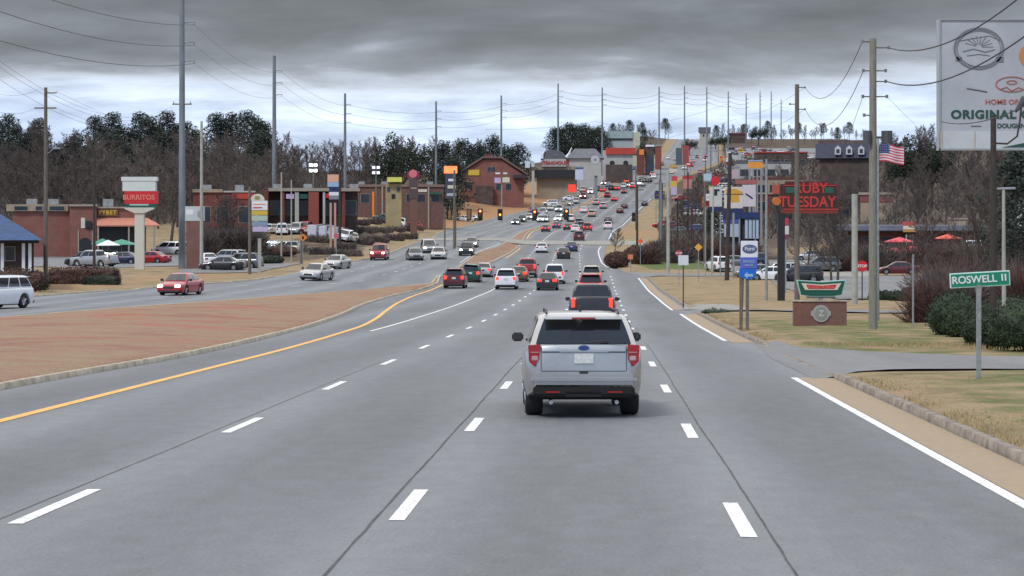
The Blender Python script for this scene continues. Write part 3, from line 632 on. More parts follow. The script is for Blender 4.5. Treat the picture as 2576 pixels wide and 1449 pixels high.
# wooden and concrete distribution poles, left
o,bA,hA=pole('utility_pole','tall wooden utility pole at far left with a street lamp arm',115,220,178,.19,.13,M_WOOD)
z=hA-.45; MB().tube([(0,0,z),(.9,0,z+.02)],.05,n=6).build('crossarm',M_WOOD,o); z=topz(272,178)-bA.z; MB().box(-.9,.85,-.05,.05,z-.05,z+.06).build('crossarm',M_WOOD,o)
z=topz(385,178)-bA.z; l=MB().tube([(0,0,z-.2),(.5,-.2,z+.2),(.75,-.3,z+.32)],.04,n=6).build('lamp_arm',M_GAL,o); MB().box(.6,1.25,-.45,-.2,z+.3,z+.45,b=.04).build('lamp_head',mat('lamp_housing',(.35,.36,.37),.5),l)
o,bB,hB=pole('utility_pole','thin dark wooden pole behind the left hedge',237,395,235,.16,.11,M_DWOOD)
MB().box(-.5,.5,-.04,.04,hB-.7,hB-.6).build('crossarm',M_DWOOD,o)
o,bC,hC=pole('utility_pole','straight pale concrete pole right of the small brick sign block',507,305,234,.21,.13,M_PALEST)
for yy in (345,380): z=topz(yy,234)-bC.z; MB().tube([(0,0,z),(.45,0,z+.05)],.04,n=6).build('insulator_arm',M_INS,o)
z=topz(540,234)-bC.z; MB().box(-.42,-.1,-.2,.2,z-.3,z+.4,b=.05).build('equipment_box',mat('grey_box',(.3,.31,.33),.6),o)
pl=[('plain wooden pole beside the arched multi tenant sign',628,470,222,.17,.13,M_WOOD),('slim pale metal pole in front of the blue car',708,433,285,.12,.09,M_PALEST),('slim pale metal pole right of the blue and cream cars',733,452,262,.09,.07,M_PALEST),('black wooden pole beside the peach and white gas sign',855,428,325,.22,.17,M_DWOOD),('short wooden pole beside the orange traffic sign',758,582,262,.16,.14,M_WOOD)]
for lb,x,yt,d,a,b_,m in pl: pole('utility_pole',lb,x,yt,d,a,b_,m)
o,bS1,hS1=pole('signal_pole','dark wooden span pole left of the hanging traffic signals',1143,428,330,.22,.16,M_WOOD)
# right hand poles
o,bR1,hR1=pole('utility_pole','tall grey wooden utility pole beside the donut sign and the flag',2196,97,87,.175,.135,mat('silvered_pole_wood',(.22,.21,.175),.9,var=.22,scale=5,stretch=(4,4,.4)))
pr=[]
for yy,L in ((105,-.42),(120,.62),(178,-.38),(178,.5),(205,.5),(243,.55),(243,-.4),(290,-.35)):
    z=topz(yy,87)-bR1.z; a=MB().tube([(0,0,z),(L,0,z)],[.03,.025],n=6).build('insulator_bracket',M_WOOD,o); MB().tube([(L,0,z-.06),(L,0,z+.07)],[.05,.06],n=8).build('insulator',M_INS,a); pr.append(bR1+Vector((L,0,z)))
z=topz(345,87)-bR1.z; q=MB().tube([(-.25,-.15,z-.25),(-.25,-.15,z+.25)],.17,n=12); q.tube([(.55,0,z-.25),(.55,0,z+.25)],.22,n=12); q.box(-.25,.55,-.04,.04,z-.05,z+.03); q.build('transformer',mat('transformer_can',(.07,.075,.08),.6),o)
MB().tube([(.16,0,0),(.13,0,hR1*.58)],.03,n=6).build('cable_guard',M_GAL,o)
o,bR2,hR2=pole('utility_pole','dark wooden utility pole rising behind the green and red donut sign',2005,212,124,.16,.12,M_WOOD)
pq=[]
for yy in (220,262,275): z=topz(yy,124)-bR2.z; L=.45 if yy!=262 else -.4; a=MB().tube([(0,0,z),(L,0,z)],.03,n=6).build('insulator_bracket',M_WOOD,o); MB().tube([(L,0,z-.05),(L,0,z+.06)],.05,n=8).build('insulator',M_INS,a); pq.append(bR2+Vector((L,0,z)))
o,bR3,hR3=pole('utility_pole','black wooden pole left of the blue glass showroom',1828,385,222,.24,.18,M_DWOOD,lean=.35)
q=MB(); q.tube([(0,0,hR3*.97),(-1.2,0,hR3+.3)],.05,n=6); q.build('lamp_arm',M_GAL,o); MB().box(-1.6,-1.0,-.15,.15,hR3+.2,hR3+.35,b=.04).build('lamp_head',mat('lamp_housing',(.35,.36,.37),.5),o)
o,bS2,hS2=pole('signal_pole','pale concrete span pole right of the hanging traffic signals',1681,430,256,.22,.17,M_PALEST)
pole('utility_pole','thin grey pole standing left of the small red gas signs',1663,455,330,.2,.15,M_STEEL)
pole('utility_pole','thin pale pole right of the black wooden pole',1773,440,280,.17,.13,M_WOOD)
pole('utility_pole','thin pale leaning pole beside the yellow billboard',1792,470,232,.09,.07,M_PALEST,lean=.1)
pole('utility_pole','slim grey pole between the showroom and the red neon sign',1928,400,150,.1,.08,M_GAL)
pole('utility_pole','stout pale concrete stump pole left of the tall wooden pole',2150,488,140,.2,.19,M_PALEST)
pole('flagpole','slim pale flagpole close behind the tall wooden pole',2209,345,101,.06,.045,M_GAL,cat='flagpole')
o,b,h=pole('street_lamp','dark wooden pole with a curved lamp arm in front of the billboard',2499,290,79,.125,.10,M_DWOOD,cat='street lamp')
q=MB(); q.tube([(0,0,h-1.0),(.5,0,h-1.02),(.85,0,h-.75),(.95,0,h-.2),(1.0,0,h+.35),(1.3,0,h+.62)],.035,n=8); l=q.build('lamp_arm',M_DWOOD,o); MB().tube([(.78,-.0,h+.12),(1.1,0,h+.55),(1.75,0,h+.8)],[.05,.16,.12],n=10).build('lamp_head',mat('dark_lamp',(.06,.06,.065),.5),l)
o,b,h=pole('street_lamp','slender pale leaning lamp post between the clipped bushes',2526,475,74,.085,.05,M_PALEST,cat='street lamp',lean=.1)
o.rotation_euler.y=R(-1.3)
MB().box(-.12,.5,-.06,.06,h-.03,h+.05,b=.02).build('lamp_head',mat('lamp_housing',(.35,.36,.37),.5),o)
# span wires and overhead cables
wire([(bR1+Vector((.62,0,topz(120,87)-bR1.z)),Vector((10,28,9.1)))],'upper cable looping from the tall wooden pole across the billboard',r=.032,sag=.026,n=22)
wire([(bR1+Vector((.55,0,topz(205,87)-bR1.z)),Vector((10,28,8.1)))],'lower cable looping from the tall wooden pole across the billboard',r=.032,sag=.024,n=22)
wire([(Vector((10.6,30,6.9)),W(2366,306,83.5))],'lowest thin cable crossing the lower left of the billboard',r=.022,sag=.02,n=16)
wire([(pr[0],pq[0])],'upper cable hanging between the two wooden poles on the right',r=.02,sag=.035,n=16)
wire([(pr[2],pq[2])],'lower cable hanging between the two wooden poles on the right',r=.02,sag=.04,n=16)
wire([(pr[6],W(2010,400,170))],'faint cable dropping from the tall wooden pole towards the red neon sign',r=.012,sag=.03,n=12)
wire([(pr[5],W(2420,432,70))],'thin cable running down right of the flag',r=.01,sag=.0,n=4)
fr=W(1300,330,520)
wire([(pq[0],W(1830,262,420)),(W(1830,262,420),W(1500,305,900)),(W(1500,305,900),W(1220,325,1100))],'long upper cable fading left across the skyline from the dark wooden pole',r=.013,sag=.006,n=10)
wire([(pq[2],W(1850,300,420)),(W(1850,300,420),W(1500,345,900))],'long lower cable fading left across the skyline from the dark wooden pole',r=.013,sag=.006,n=10)
for i,(ya,yb,yc) in enumerate(((140,262,330),(150,258,350),(175,265,370))):
    wire([(W(-20,ya+i*6,120),W(445,ya+118-i*4,240)) if 1 else None],'%s of three thin cables dipping from the left edge to the tallest pole'%['uppermost','middle','lowermost'][i],r=.013,sag=.02,n=14)
wire([(W(-30,226,150),bA+Vector((-.7,0,topz(226,178)-bA.z))),(bA+Vector((.8,0,topz(229,178)-bA.z)),W(690,330,385)),(W(690,330,385),W(1097,340,600))],'cable running along the top of the far left wooden pole',r=.012,sag=.015,n=14)
wire([(W(-30,272,150),bA+Vector((-.8,0,topz(272,178)-bA.z))),(bA+Vector((.8,0,topz(272,178)-bA.z)),W(507,345,234)),(W(507,345,234),W(868,352,520))],'cable on the cross arm of the far left wooden pole',r=.012,sag=.015,n=14)
wire([(W(-30,418,150),bB+Vector((0,0,hB-.2))),(bB+Vector((0,0,hB-.2)),W(507,402,234)),(W(507,402,234),W(868,405,520)),(W(868,405,520),W(1261,398,690))],'low cable linking the thin dark pole and the pale concrete pole',r=.011,sag=.012,n=12)
wire([(W(507,445,234),W(690,440,385)),(W(690,440,385),W(1097,425,600))],'lowest cable in front of the bare woods',r=.011,sag=.01,n=10)
# ================================================================== traffic signals
M_SIGY=mat('signal_housing',(0.05,0.035,0.02),0.6,var=.2); M_SIGB=mat('signal_backplate',(0.012,0.012,0.012),0.7)
M_RED=mat('lit_red_lens',(0.9,0.05,0.02),.3,emit=7,ecol=(1,.10,.03)); M_AMB=mat('dim_amber_lens',(0.35,0.14,0.01),.3); M_AMBL=mat('lit_amber_lens',(0.9,.3,.02),.3,emit=2.5,ecol=(1,.32,.03)); M_GRNO=mat('dim_green_lens',(0.01,0.05,0.03),.3)
spanz=topz(520,255)
sA=bS1+Vector((0,0,hS1*.8)); sB=bS2+Vector((0,0,hS2*.72))
def signal(x,y0,d,label,lit='r',back=False,sc=1.0,group=None):
    s=F/d; top=W(x,y0,d); o=thing('traffic_signal',label,'traffic light',top,0,group)
    w=.19*sc; h=1.12*sc
    MB().box(-w,w,-.1,.1,-h,0,b=.03).build('housing',M_SIGY if not back else mat('tan_signal_housing',(.22,.12,.05),.6),o)
    MB().box(-w-.1,w+.1,.10,.115,-h-.1,.1).build('backplate',M_SIGB,o)
    MB().tube([(0,0,0),(0,0,.5)],.03,n=6).build('hanger',M_GAL,o)
    for k,(mm,c) in enumerate(((M_RED if lit=='r' else M_SIGB,0),(M_AMBL if lit=='a' else M_AMB,1),(M_GRNO,2))):
        z=-h*(k+.5)/3
        if back: continue
        l=MB().disc((0,z),.125*sc,-.125,-.10,n=16).build('lens',mm,o)
        pts=[(.14*sc*math.cos(PI*i/8),z+.14*sc*math.sin(PI*i/8)) for i in range(9)]+[(.125*sc*math.cos(PI*(8-i)/8),z+.125*sc*math.sin(PI*(8-i)/8)) for i in range(9)]
        MB().prism(pts,-.30,-.1).build('visor',M_SIGB,l)
    return o
SX=[(1180,528,'back',True),(1208,527,'r',False),(1258,528,'a',False),(1345,529,'r',False),(1425,527,'r',False)]
sl=['tan traffic signal seen from behind at the left end of the span','traffic signal with a red lens, leftmost of the lit ones','traffic signal showing amber, second of the lit ones','red traffic signal hanging above the narrow median strip','red traffic signal hanging furthest right over the lanes']
for (x,y,l,b_),lb in zip(SX,sl): signal(x,y,256,lb,lit='a' if l=='a' else 'r',back=b_)
signal(1131,530,300,'small tan signal head seen from behind beside the orange roofed gas sign',back=True)
signal(1594,536,380,'dark traffic signal at the right kerb beyond the junction',lit='n',sc=1.2)
wire([(W(1100,508,256),W(1208,518,256)),(W(1208,518,256),W(1345,520,256)),(W(1345,520,256),W(1425,518,256)),(W(1425,518,256),W(1681,500,256))],'span cable carrying the row of traffic signals',r=.02,sag=.002,n=4,cat='cable')
# ================================================================== signs
def P(n,c,**k): return mat('sign_'+n,c,k.pop('rough',.45),var=k.pop('var',.05),scale=k.pop('scale',1.5),**k)
S_W=P('white',(.72,.74,.76)); S_CR=P('cream',(.62,.58,.46)); S_RED=P('red',(.55,.02,.03)); S_DR=P('dark_red',(.28,.02,.02)); S_BLK=P('black',(.02,.02,.022)); S_BLU=P('blue',(.01,.13,.55)); S_NAV=P('navy',(.015,.03,.11)); S_GRN=P('green',(.005,.22,.13)); S_DG=P('dark_green',(.01,.09,.06)); S_YEL=P('yellow',(.62,.42,.05)); S_ORG=P('orange',(.75,.22,.04)); S_GRY=P('grey',(.22,.23,.25)); S_LB=P('light_blue',(.3,.45,.6)); S_PK=P('pink',(.6,.28,.26)); S_PUR=P('lilac',(.5,.42,.6)); S_TAN=P('tan',(.42,.31,.2)); S_TEAL=P('pale_teal',(.38,.58,.52)); S_LIME=P('lime',(.68,.66,.15)); S_PLED=P('lit_orange',(.9,.2,.05),emit=1.2,ecol=(1,.16,.05)); S_BRN=P('brown',(.16,.08,.05))
M_BRICK=None
def brickmat(name,c1,c2,mortar,sc=5.0):
    m=bpy.data.materials.new(name); m.use_nodes=True; N=m.node_tree.nodes; L=m.node_tree.links; b=N['Principled BSDF']; b.inputs['Roughness'].default_value=.9
    tc=N.new('ShaderNodeTexCoord'); sp=N.new('ShaderNodeSeparateXYZ'); L.new(tc.outputs['Object'],sp.inputs[0]); ad=N.new('ShaderNodeMath'); ad.operation='ADD'; L.new(sp.outputs[0],ad.inputs[0]); L.new(sp.outputs[1],ad.inputs[1])
    cb=N.new('ShaderNodeCombineXYZ'); L.new(ad.outputs[0],cb.inputs[0]); L.new(sp.outputs[2],cb.inputs[1])
    br=N.new('ShaderNodeTexBrick'); br.inputs['Scale'].default_value=sc; br.inputs['Color1'].default_value=c1+(1,); br.inputs['Color2'].default_value=c2+(1,); br.inputs['Mortar'].default_value=mortar+(1,); br.inputs['Mortar Size'].default_value=.015; L.new(cb.outputs[0],br.inputs['Vector'])
    nz=N.new('ShaderNodeTexNoise'); nz.inputs['Scale'].default_value=.7; nz.inputs['Detail'].default_value=5; L.new(tc.outputs['Object'],nz.inputs['Vector']); mr=N.new('ShaderNodeMapRange'); mr.inputs[3].default_value=.65; mr.inputs[4].default_value=1.35; L.new(nz.outputs['Fac'],mr.inputs[0])
    mx=N.new('ShaderNodeMix'); mx.data_type='RGBA'; mx.blend_type='MULTIPLY'; mx.inputs[0].default_value=1; L.new(br.outputs['Color'],mx.inputs[6]); L.new(mr.outputs[0],mx.inputs[7]); L.new(mx.outputs[2],b.inputs['Base Color']); MATS[name]=m; return m
M_BRICK=brickmat('red_brick',(.24,.085,.06),(.19,.06,.05),(.26,.2,.17)); M_BRICK2=brickmat('brown_brick',(.20,.085,.065),(.16,.07,.055),(.22,.17,.15))
def sign(nm,label,x,d,panels,posts,cat='sign',group=None,depth=.35,postm=M_GAL,roty=0):
    """panels: (name, x0,y0,x1,y1,mat[,proud]); posts: (x, ytop, radius or half width)"""
    b=on(x,d); o=thing(nm,label,cat,b,roty,group); s=F/d
    cv=lambda px,py:((px-x)/s, topz(py,d)-b.z)
    first={}
    for p in panels:
        n_,x0,y0,x1,y1,m=p[:6]; pr=p[6] if len(p)>6 else 0
        a0,z1=cv(x0,y0); a1,z0=cv(x1,y1)
        MB().box(a0,a1,-depth/2-pr,depth/2 if not pr else -depth/2+.01,z0,z1,b=.02 if (not pr and min(a1-a0,z1-z0)>.1) else 0).build(n_,m,o)
    for px,yt,r in posts:
        a,zt=cv(px,yt); MB().box(a-r,a+r,-r,r,-.6,zt).build('post',postm,o)
    return o,cv,s
# green street name sign
o,cv,s=sign('street_name_sign','green street name sign reading ROSWELL on a thin steel post',2462,47.3,[],[(2462,716,.045)],cat='street sign')
q=thing('x','','') ; bpy.data.objects.remove(q)
a0,z1=cv(2389,684); a1,z0=cv(2541,722)
bl=MB().box(a0,a1,-.012,.012,z0,z1,b=.01).build('sign_blade',P('white_rim',(.62,.78,.72)),o); zc=(z0+z1)/2; bl.location.z=0
MB().box(a0+.025,a1-.025,-.02,.02,z0+.025,z1-.025).build('green_face',S_GRN,o); text('lettering','ROSWELL',.22,S_W,o,(-.10,-.024,zc),sx=1.0,bold=.004); text('lettering','I',.20,S_W,o,(.50,-.024,zc+.01),bold=.006); text('lettering','I',.20,S_W,o,(.57,-.024,zc+.01),bold=.006)
for ch in o.children:
    if ch.name.startswith(('sign_blade','green_face','lettering')):
        ch.matrix_parent_inverse=Matrix.Translation((0,0,zc))@Matrix.Rotation(R(-3.2),4,'Y')@Matrix.Translation((0,0,-zc))
MB().box(-.06,.06,-.03,.03,z0-.12,z0+.02).build('bracket',M_GAL,o)
# blue motorist sign on two posts
o,cv,s=sign('oval_badge_sign','tall blue and white shop sign with an oval badge on two wooden posts',1877,88,[('top_panel',1864,606,1906,648,S_W),('middle_panel',1862,648,1905,676,P('violet_blue',(.10,.13,.50)))],[(1864,690,.06),(1880,690,.06)],postm=M_WOOD,depth=.2)
a,z=cv(1885,626); MB().disc((a,z),.17,-.125,-.1,rx=.29,n=28).build('oval_badge',S_NAV,o); MB().disc((a,z),.145,-.13,-.12,rx=.26,n=28).build('oval_face',P('badge_grey',(.10,.15,.26)),o); text('script','Ford',.2,S_W,o,(a,-.135,z),bold=.002)
a0,z1=cv(1860,676); a1,z0=cv(1902,700); r=(a1-a0)/2; cx=(a0+a1)/2
poly=[(a0,z1),(a1,z1)]+[(cx+r*math.cos(t),z0+.12+.42*r*1.1*-math.sin(-t)*1.0) for t in [-PI*i/12 for i in range(13)]]
MB().prism(poly,-.1,.1).build('round_base_panel',S_BLU,o)
MB().prism([(cx-.16,z0+.12),(cx-.02,z0+.26),(cx-.02,z0+.17),(cx+.2,z0+.17),(cx+.2,z0+.07),(cx-.02,z0+.07),(cx-.02,z0-.02)],-.125,-.1).build('white_arrow',S_LB,o)
for zz in (.15,.29): text('lettering','SALES' if zz<.2 else 'SERVICE',.13,S_LB,o,(cv(1883,0)[0],-.115,cv(0,672)[1]+zz-.07),bold=.003)
MB().tube([(cv(1864,700)[0]-.02,0,-.5),(cv(1868,690)[0],0,cv(0,690)[1])],.06,n=8).build('stay',M_WOOD,o)
# donut shop monument sign
o,cv,s=sign('monument_sign','low brick monument sign with a green and red winged donut shop panel',2062,93,[],[])
a0,z1=cv(1996,758); a1,z0=cv(2128,815)
MB().box(a0,a1,-.25,.25,-.5,z1).build('brick_base',M_BRICK2,o); MB().box(a0-.04,a1+.04,-.3,.3,z1,z1+.05).build('coping',M_KERBL,o)
b0,t1=cv(2003,704); b1,t0=cv(2126,746); w=(b1-b0)/2; cx=(b0+b1)/2
def wing(k,ins,yl,yh): # bow tie outline
    pts=[(cx-w+ins*1.3,t1-ins),(cx,t1-.07-ins),(cx+w-ins*1.3,t1-ins),(cx+w-.16-ins*.6,t0+.08+ins*.6),(cx+w*.45,t0+ins),(cx-w*.45,t0+ins),(cx-w+.16+ins*.6,t0+.08+ins*.6)]
    return MB().prism(pts,yl,yh)
wing(0,0,-.16,.16).build('winged_panel',S_TEAL,o); wing(0,.035,-.18,-.15).build('green_field',S_DG,o); 
MB().prism([(cx-w*.82,t1-.13),(cx,t1-.19),(cx+w*.82,t1-.13),(cx+w*.66,t1-.42),(cx-w*.66,t1-.42)],-.2,-.17).build('cream_field',S_CR,o)
MB().prism([(cx-w*.62,t1-.19),(cx,t1-.24),(cx+w*.62,t1-.19),(cx+w*.54,t1-.37),(cx-w*.54,t1-.37)],-.21,-.19).build('red_name_band',S_RED,o)
text('lettering','Krispy Kreme',.17,P('salmon',(.7,.2,.15)),o,(cx,-.215,t1-.3),bold=.002,sx=1.15)
MB().box(cx-.08,cx+.08,-.1,.1,z1,t0+.02).build('neck',S_GRY,o); MB().box(cx-.6,cx+.6,-.08,.08,t0-.06,t0).build('foot_plate',S_GRY,o)
a,z=cv(2063,788); em=MB().disc((a,z),.36,-.30,-.25,n=28).box(a-.42,a+.42,-.29,-.25,z-.11,z+.11,b=.01).build('round_emblem',P('stone_grey',(.36,.36,.33)),o); MB().disc((a,z),.27,-.315,-.3,n=28).build('emblem_face',P('stone_dark',(.27,.27,.24)),em)  # emblem face in a darker stone tone than its rim
text('monogram','Z',.34,P('stone_light',(.5,.5,.45)),em,(a,-.318,z),bold=.01)
MB().box(a0+.05,a0+.3,-.26,-.2,-.3,z1-.02).build('soldier_course',M_BRICK,o)
# billboard
o,cv,s=sign('billboard','huge grey white billboard advertising original glazed donuts, cut by the right edge',2520,84,[],[])
a0,z1=cv(2362,48); a1,z0=cv(2760,378)
MB().box(a0,a1,0,.5,z0,z1).build('board',P('poster',(.40,.42,.44),var=.1,scale=.6),o); MB().box(a0,a1,-.06,.0,z1-.05,z1).box(a0,a0+.06,-.06,0,z0,z1-.05).box(a0,a1,-.06,.0,z0,z0+.07).build('frame',P('frame_grey',(.30,.33,.34)),o)
MB().box(a0,a1,-.04,0,z0+.07,z0+.72).build('skirt_panel',P('skirt',(.50,.53,.54)),o)
for px in (2370,2452): a=cv(px,0)[0]; MB().box(a-.015,a+.015,-.05,0,z0+.1,z0+.72).build('skirt_joint',S_TAN,o)
def ringz(px,py,rx,rz,w_,y0,m,nm):
    a,z=cv(px,py); n=40; mb=MB(); vs=[]; 
    for i in range(n):
        t=2*PI*i/n
        for k,y in ((0,y0),(w_,y0)): vs.append((a+(rx-k)*math.cos(t),y,z+(rz-k)*math.sin(t)))
    for i in range(n):
        t=2*PI*i/n
        for k in (0,w_): vs.append((a+(rx-k)*math.cos(t),0.001,z+(rz-k)*math.sin(t)))
    fs=[(2*i,2*i+1,(2*((i+1)%n))+1,2*((i+1)%n)) for i in range(n)]+[(2*i,2*((i+1)%n),2*n+2*((i+1)%n),2*n+2*i) for i in range(n)]
    mb.add(vs,fs); return mb.build(nm,m,o)
INK=P('ink_grey',(.17,.18,.19)); INKG=P('ink_green',(.02,.07,.05)); INKR=P('ink_red',(.45,.10,.08))
ringz(2462,122,.96,.80,.07,-.03,INK,'roundel'); ringz(2462,122,.84,.69,.02,-.03,INK,'roundel_inner_line')
a,z=cv(2462,118); m=MB()
for q in range(9): 
    t=q*PI/9; m.tube([(a+.12*math.cos(t),-.01,z+.1*math.sin(t)),(a+.55*math.cos(t*1.0),-.01,z+.42*math.sin(t))],.012,n=4)
m.tube([(a-.6,-.01,z-.18),(a-.2,-.01,z-.08),(a+.25,-.01,z-.2),(a+.62,-.01,z-.1)],.018,n=4).tube([(a-.45,-.01,z-.34),(a,-.01,z-.28),(a+.42,-.01,z-.34)],.015,n=4).tube([(a-.75,-.01,z+.22),(a-.35,-.01,z+.3),(a+.4,-.01,z+.42),(a+.8,-.01,z+.25)],.014,n=4)
m.build('roundel_drawing',INK,o)
m=MB().box(cv(2404,0)[0],cv(2419,0)[0],-.03,0,cv(0,153)[1],cv(0,143)[1]); m.box(cv(2506,0)[0],cv(2524,0)[0],-.03,0,cv(0,156)[1],cv(0,143)[1]); m.build('roundel_ribbon_ends',INK,o)
m=MB().tube([(*[cv(2432,222)[0]],-.015,cv(0,222)[1]),(cv(2483,0)[0],-.015,cv(0,231)[1])],.028,n=4); m.tube([(cv(2442,0)[0],-.015,cv(0,317)[1]),(cv(2468,0)[0],-.015,cv(0,317)[1])],.02,n=4); m.tube([(cv(2600,0)[0],-.015,cv(0,231)[1]),(cv(2650,0)[0],-.015,cv(0,222)[1])],.028,n=4); m.build('flourish',INK,o)
ringz(2545,212,.62,.30,.03,-.03,INKR,'doughnut_outline'); ringz(2545,207,.2,.08,.025,-.03,INKR,'doughnut_hole')
a,z=cv(2545,218); MB().tube([(a-.6,-.015,z+.02),(a-.45,-.015,z-.1),(a-.2,-.015,z-.02),(a,-.015,z-.16),(a+.25,-.015,z-.03),(a+.45,-.015,z-.12),(a+.6,-.015,z)],.018,n=4).build('doughnut_icing_line',INKR,o)
text('lettering','HOME OF THE',.26,INKR,o,(cv(2478,0)[0],-.012,cv(0,257)[1]),align='LEFT',bold=.004,sx=1.1)
text('lettering','ORIGINAL GLAZED',.44,INKG,o,(cv(2392,0)[0],-.012,cv(0,289)[1]),align='LEFT',bold=.018,sx=1.12,space=1.12)
text('lettering','DOUGHNUTS',.24,INKG,o,(cv(2508,0)[0],-.012,cv(0,317)[1]),align='LEFT',bold=.006)
a,z=cv(2600,372); MB().prism([(a-1.2,z+.02),(a+1.2,z+.02),(a+1.2,z+.3),(a,z+.26)],-.06,-.045).build('green_swoosh',INKG,o)
ringz(2600,140,.55,.5,.5,-.03,P('photo_orange',(.5,.22,.08)),'printed_doughnut')
MB().tube([(cv(2640,0)[0],.8,-.5),(cv(2640,0)[0],.8,z1-.5)],.35,n=14).build('column',M_STEEL,o); MB().box(a0+.2,a1-.1,.5,.8,z0+.8,z0+1.0).box(a0+.2,a1-.1,.5,.8,z1-1,z1-.8).build('stringer',M_STEEL,o)
# white bank style pylon
o,cv,s=sign('pylon_sign','white pylon sign with a red lettered band and a flared column',352,236,[('upper_box',310,457,393,481,P('pylon_white',(.60,.64,.62))),('cornice',307,445,397,456,P('pylon_white',(.6,.64,.62))),('red_band',315,481,397,513,S_RED),('green_band',317,513,394,522,S_DG)],[],depth=1.0)
MB().box(cv(328,0)[0],cv(376,0)[0],-.53,-.5,cv(0,517)[1],cv(0,513.5)[1]).build('white_stripe',S_TEAL,o)
text('lettering','BURRITOS',.74,P('salmon',(.7,.2,.15)),o,(cv(351,0)[0],-.52,cv(0,497)[1]),bold=.02)
f=[(cv(314,0)[0],cv(0,522)[1]),(cv(390,0)[0],cv(0,522)[1]),(cv(388,0)[0],cv(0,526)[1]),(cv(364,0)[0],cv(0,536)[1]),(cv(340,0)[0],cv(0,536)[1]),(cv(316,0)[0],cv(0,526)[1])]
MB().prism(f,-.5,.5).build('flared_cap',P('pylon_stone',(.56,.54,.46)),o); MB().box(cv(340,0)[0],cv(363,0)[0],-.35,.35,-.6,cv(0,536)[1]).build('column',P('pylon_stone',(.56,.54,.46)),o)
# small brick block with white box
o,cv,s=sign('brick_sign_block','tall narrow brick sign block with a white box on top',493,237,[],[]) 
MB().box(cv(470,0)[0],cv(506,0)[0],-.5,.5,-.6,cv(0,556)[1]).build('brick_pier',M_BRICK2,o); MB().box(cv(467,0)[0],cv(514,0)[0],-.45,.45,cv(0,556)[1],cv(0,519)[1],b=.03).build('sign_box',P('pale_box',(.5,.54,.55)),o); MB().box(cv(470,0)[0],cv(488,0)[0],-.47,-.45,cv(0,540)[1],cv(0,527)[1]).build('sign_face',S_W,o)
# arched multi tenant sign
o,cv,s=sign('multi_tenant_sign','tall sign of stacked coloured shop panels under an arched cream top',650,226,[('panel',634,505,673,529,S_W),('panel',634,530,673,541,S_YEL),('panel',634,542,673,556,P('pale_green',(.4,.5,.4))),('panel',634,557,673,569,P('steel_blue',(.22,.30,.38))),('panel',636,570,673,583,S_PUR),('stripe',637,513,668,515,S_ORG,.02),('stripe',637,521,660,524,S_RED,.02)],[(653,600,.16)],depth=.6,postm=M_PALEST)
a,z=cv(648,505); MB().prism([(a+.70*math.cos(PI*i/14),z+.70*math.sin(PI*i/14)) for i in range(15)],-.3,.3).build('arched_top',S_CR,o); MB().prism([(a+.3*math.cos(2*PI*i/14),z+.3+.2*math.sin(2*PI*i/14)) for i in range(14)],-.33,-.3).build('round_logo',P('olive',(.25,.28,.12)),o)
# gas price sign and its neighbours
sign('fuel_price_sign','peach and white fuel sign with dark price rows beside a black pole',838,310,[('brand_panel',824,439,852,458,P('peach',(.72,.38,.25))),('brand_panel',824,458,852,470,S_LB),('price_box',828,470,852,482,S_NAV),('price_panel',828,483,852,492,S_W),('price_box',828,492,852,502,S_GRY)],[(832,510,.14),(843,510,.14)],postm=P('pink_post',(.5,.3,.22)))
o,cv,s=sign('round_top_sign','maroon sign with a round pink disc above a dark column',1040,420,[('sign_box',1024,432,1054,448,P('plum',(.22,.02,.06))),('dark_column',1029,450,1052,500,P('brown_dark',(.09,.06,.055))),('message_stripe',1034,472,1048,475,S_TAN,.03)],[],depth=.8)
a,z=cv(1039,437); MB().disc((a,z),.78,-.46,-.4,n=20).build('round_disc',P('disc_pink',(.62,.17,.19)),o); MB().box(-.6,.7,-.3,.3,-.5,cv(0,500)[1]).build('footing',S_BRN,o)
o,cv,s=sign('gas_canopy_sign','tall fuel sign with a glowing orange top and three white price rows',1135,340,[('glowing_top',1117,418,1150,436,S_PLED),('dark_column',1120,436,1147,500,P('slate_dark',(.05,.055,.07))),('price_row',1128,450,1146,456,S_W,.03),('price_row',1126,466,1147,474,S_CR,.03),('price_row',1124,486,1148,493,P('price_grey',(.4,.41,.45)),.03)],[(1119,520,.12),(1146,520,.12)],postm=M_WOOD)
sign('small_round_sign','solid round looking red sign over the oncoming cars on the hill',1440,600,[('red_panel',1429,464,1448,483,P('bright_red',(.72,.05,.03),emit=.35,ecol=(1,.06,.03)))],[(1438,484,.12)])
sign('white_blue_sign','white and blue panel sign above the round red one',1457,640,[('panel',1447,424,1467,452,P('bluewhite',(.55,.57,.68))),('blue_cap',1446,420,1468,426,P('slate_blue',(.1,.17,.3)))],[(1457,455,.15)])
sign('twin_box_sign','pair of small white sign boxes in front of the brick gable',1270,560,[('sign_box',1244,447,1260,460,S_PUR),('sign_box',1264,446,1282,459,S_CR),('lamp_bar',1246,434,1258,438,S_W),('lamp_bar',1266,434,1276,438,S_W)],[(1262,465,.15)])
sign('twin_box_sign','two blue white boxes at the left of the horned roof building',1335,600,[('sign_box',1321,405,1333,422,P('ice',(.55,.63,.68))),('sign_box',1336,406,1345,420,P('ice2',(.48,.52,.5)))],[(1341,430,.35)],postm=P('post_pink',(.45,.38,.35)))
o,cv,s=sign('tower_sign','pale narrow tower sign with a round clock like head',1498,690,[('shaft',1490,405,1505,442,P('tower_cream',(.42,.41,.36)))],[],depth=1.4); a,z=cv(1497,402); MB().disc((a,z),1.35,-.8,.6,n=18).build('round_head',P('tower_white',(.5,.5,.5)),o); MB().disc((a,z),.45,-.85,-.8,n=14).build('round_logo',S_GRY,o); MB().box(-.3,.6,-.2,.2,-.5,cv(0,442)[1]).build('stem',S_GRY,o)
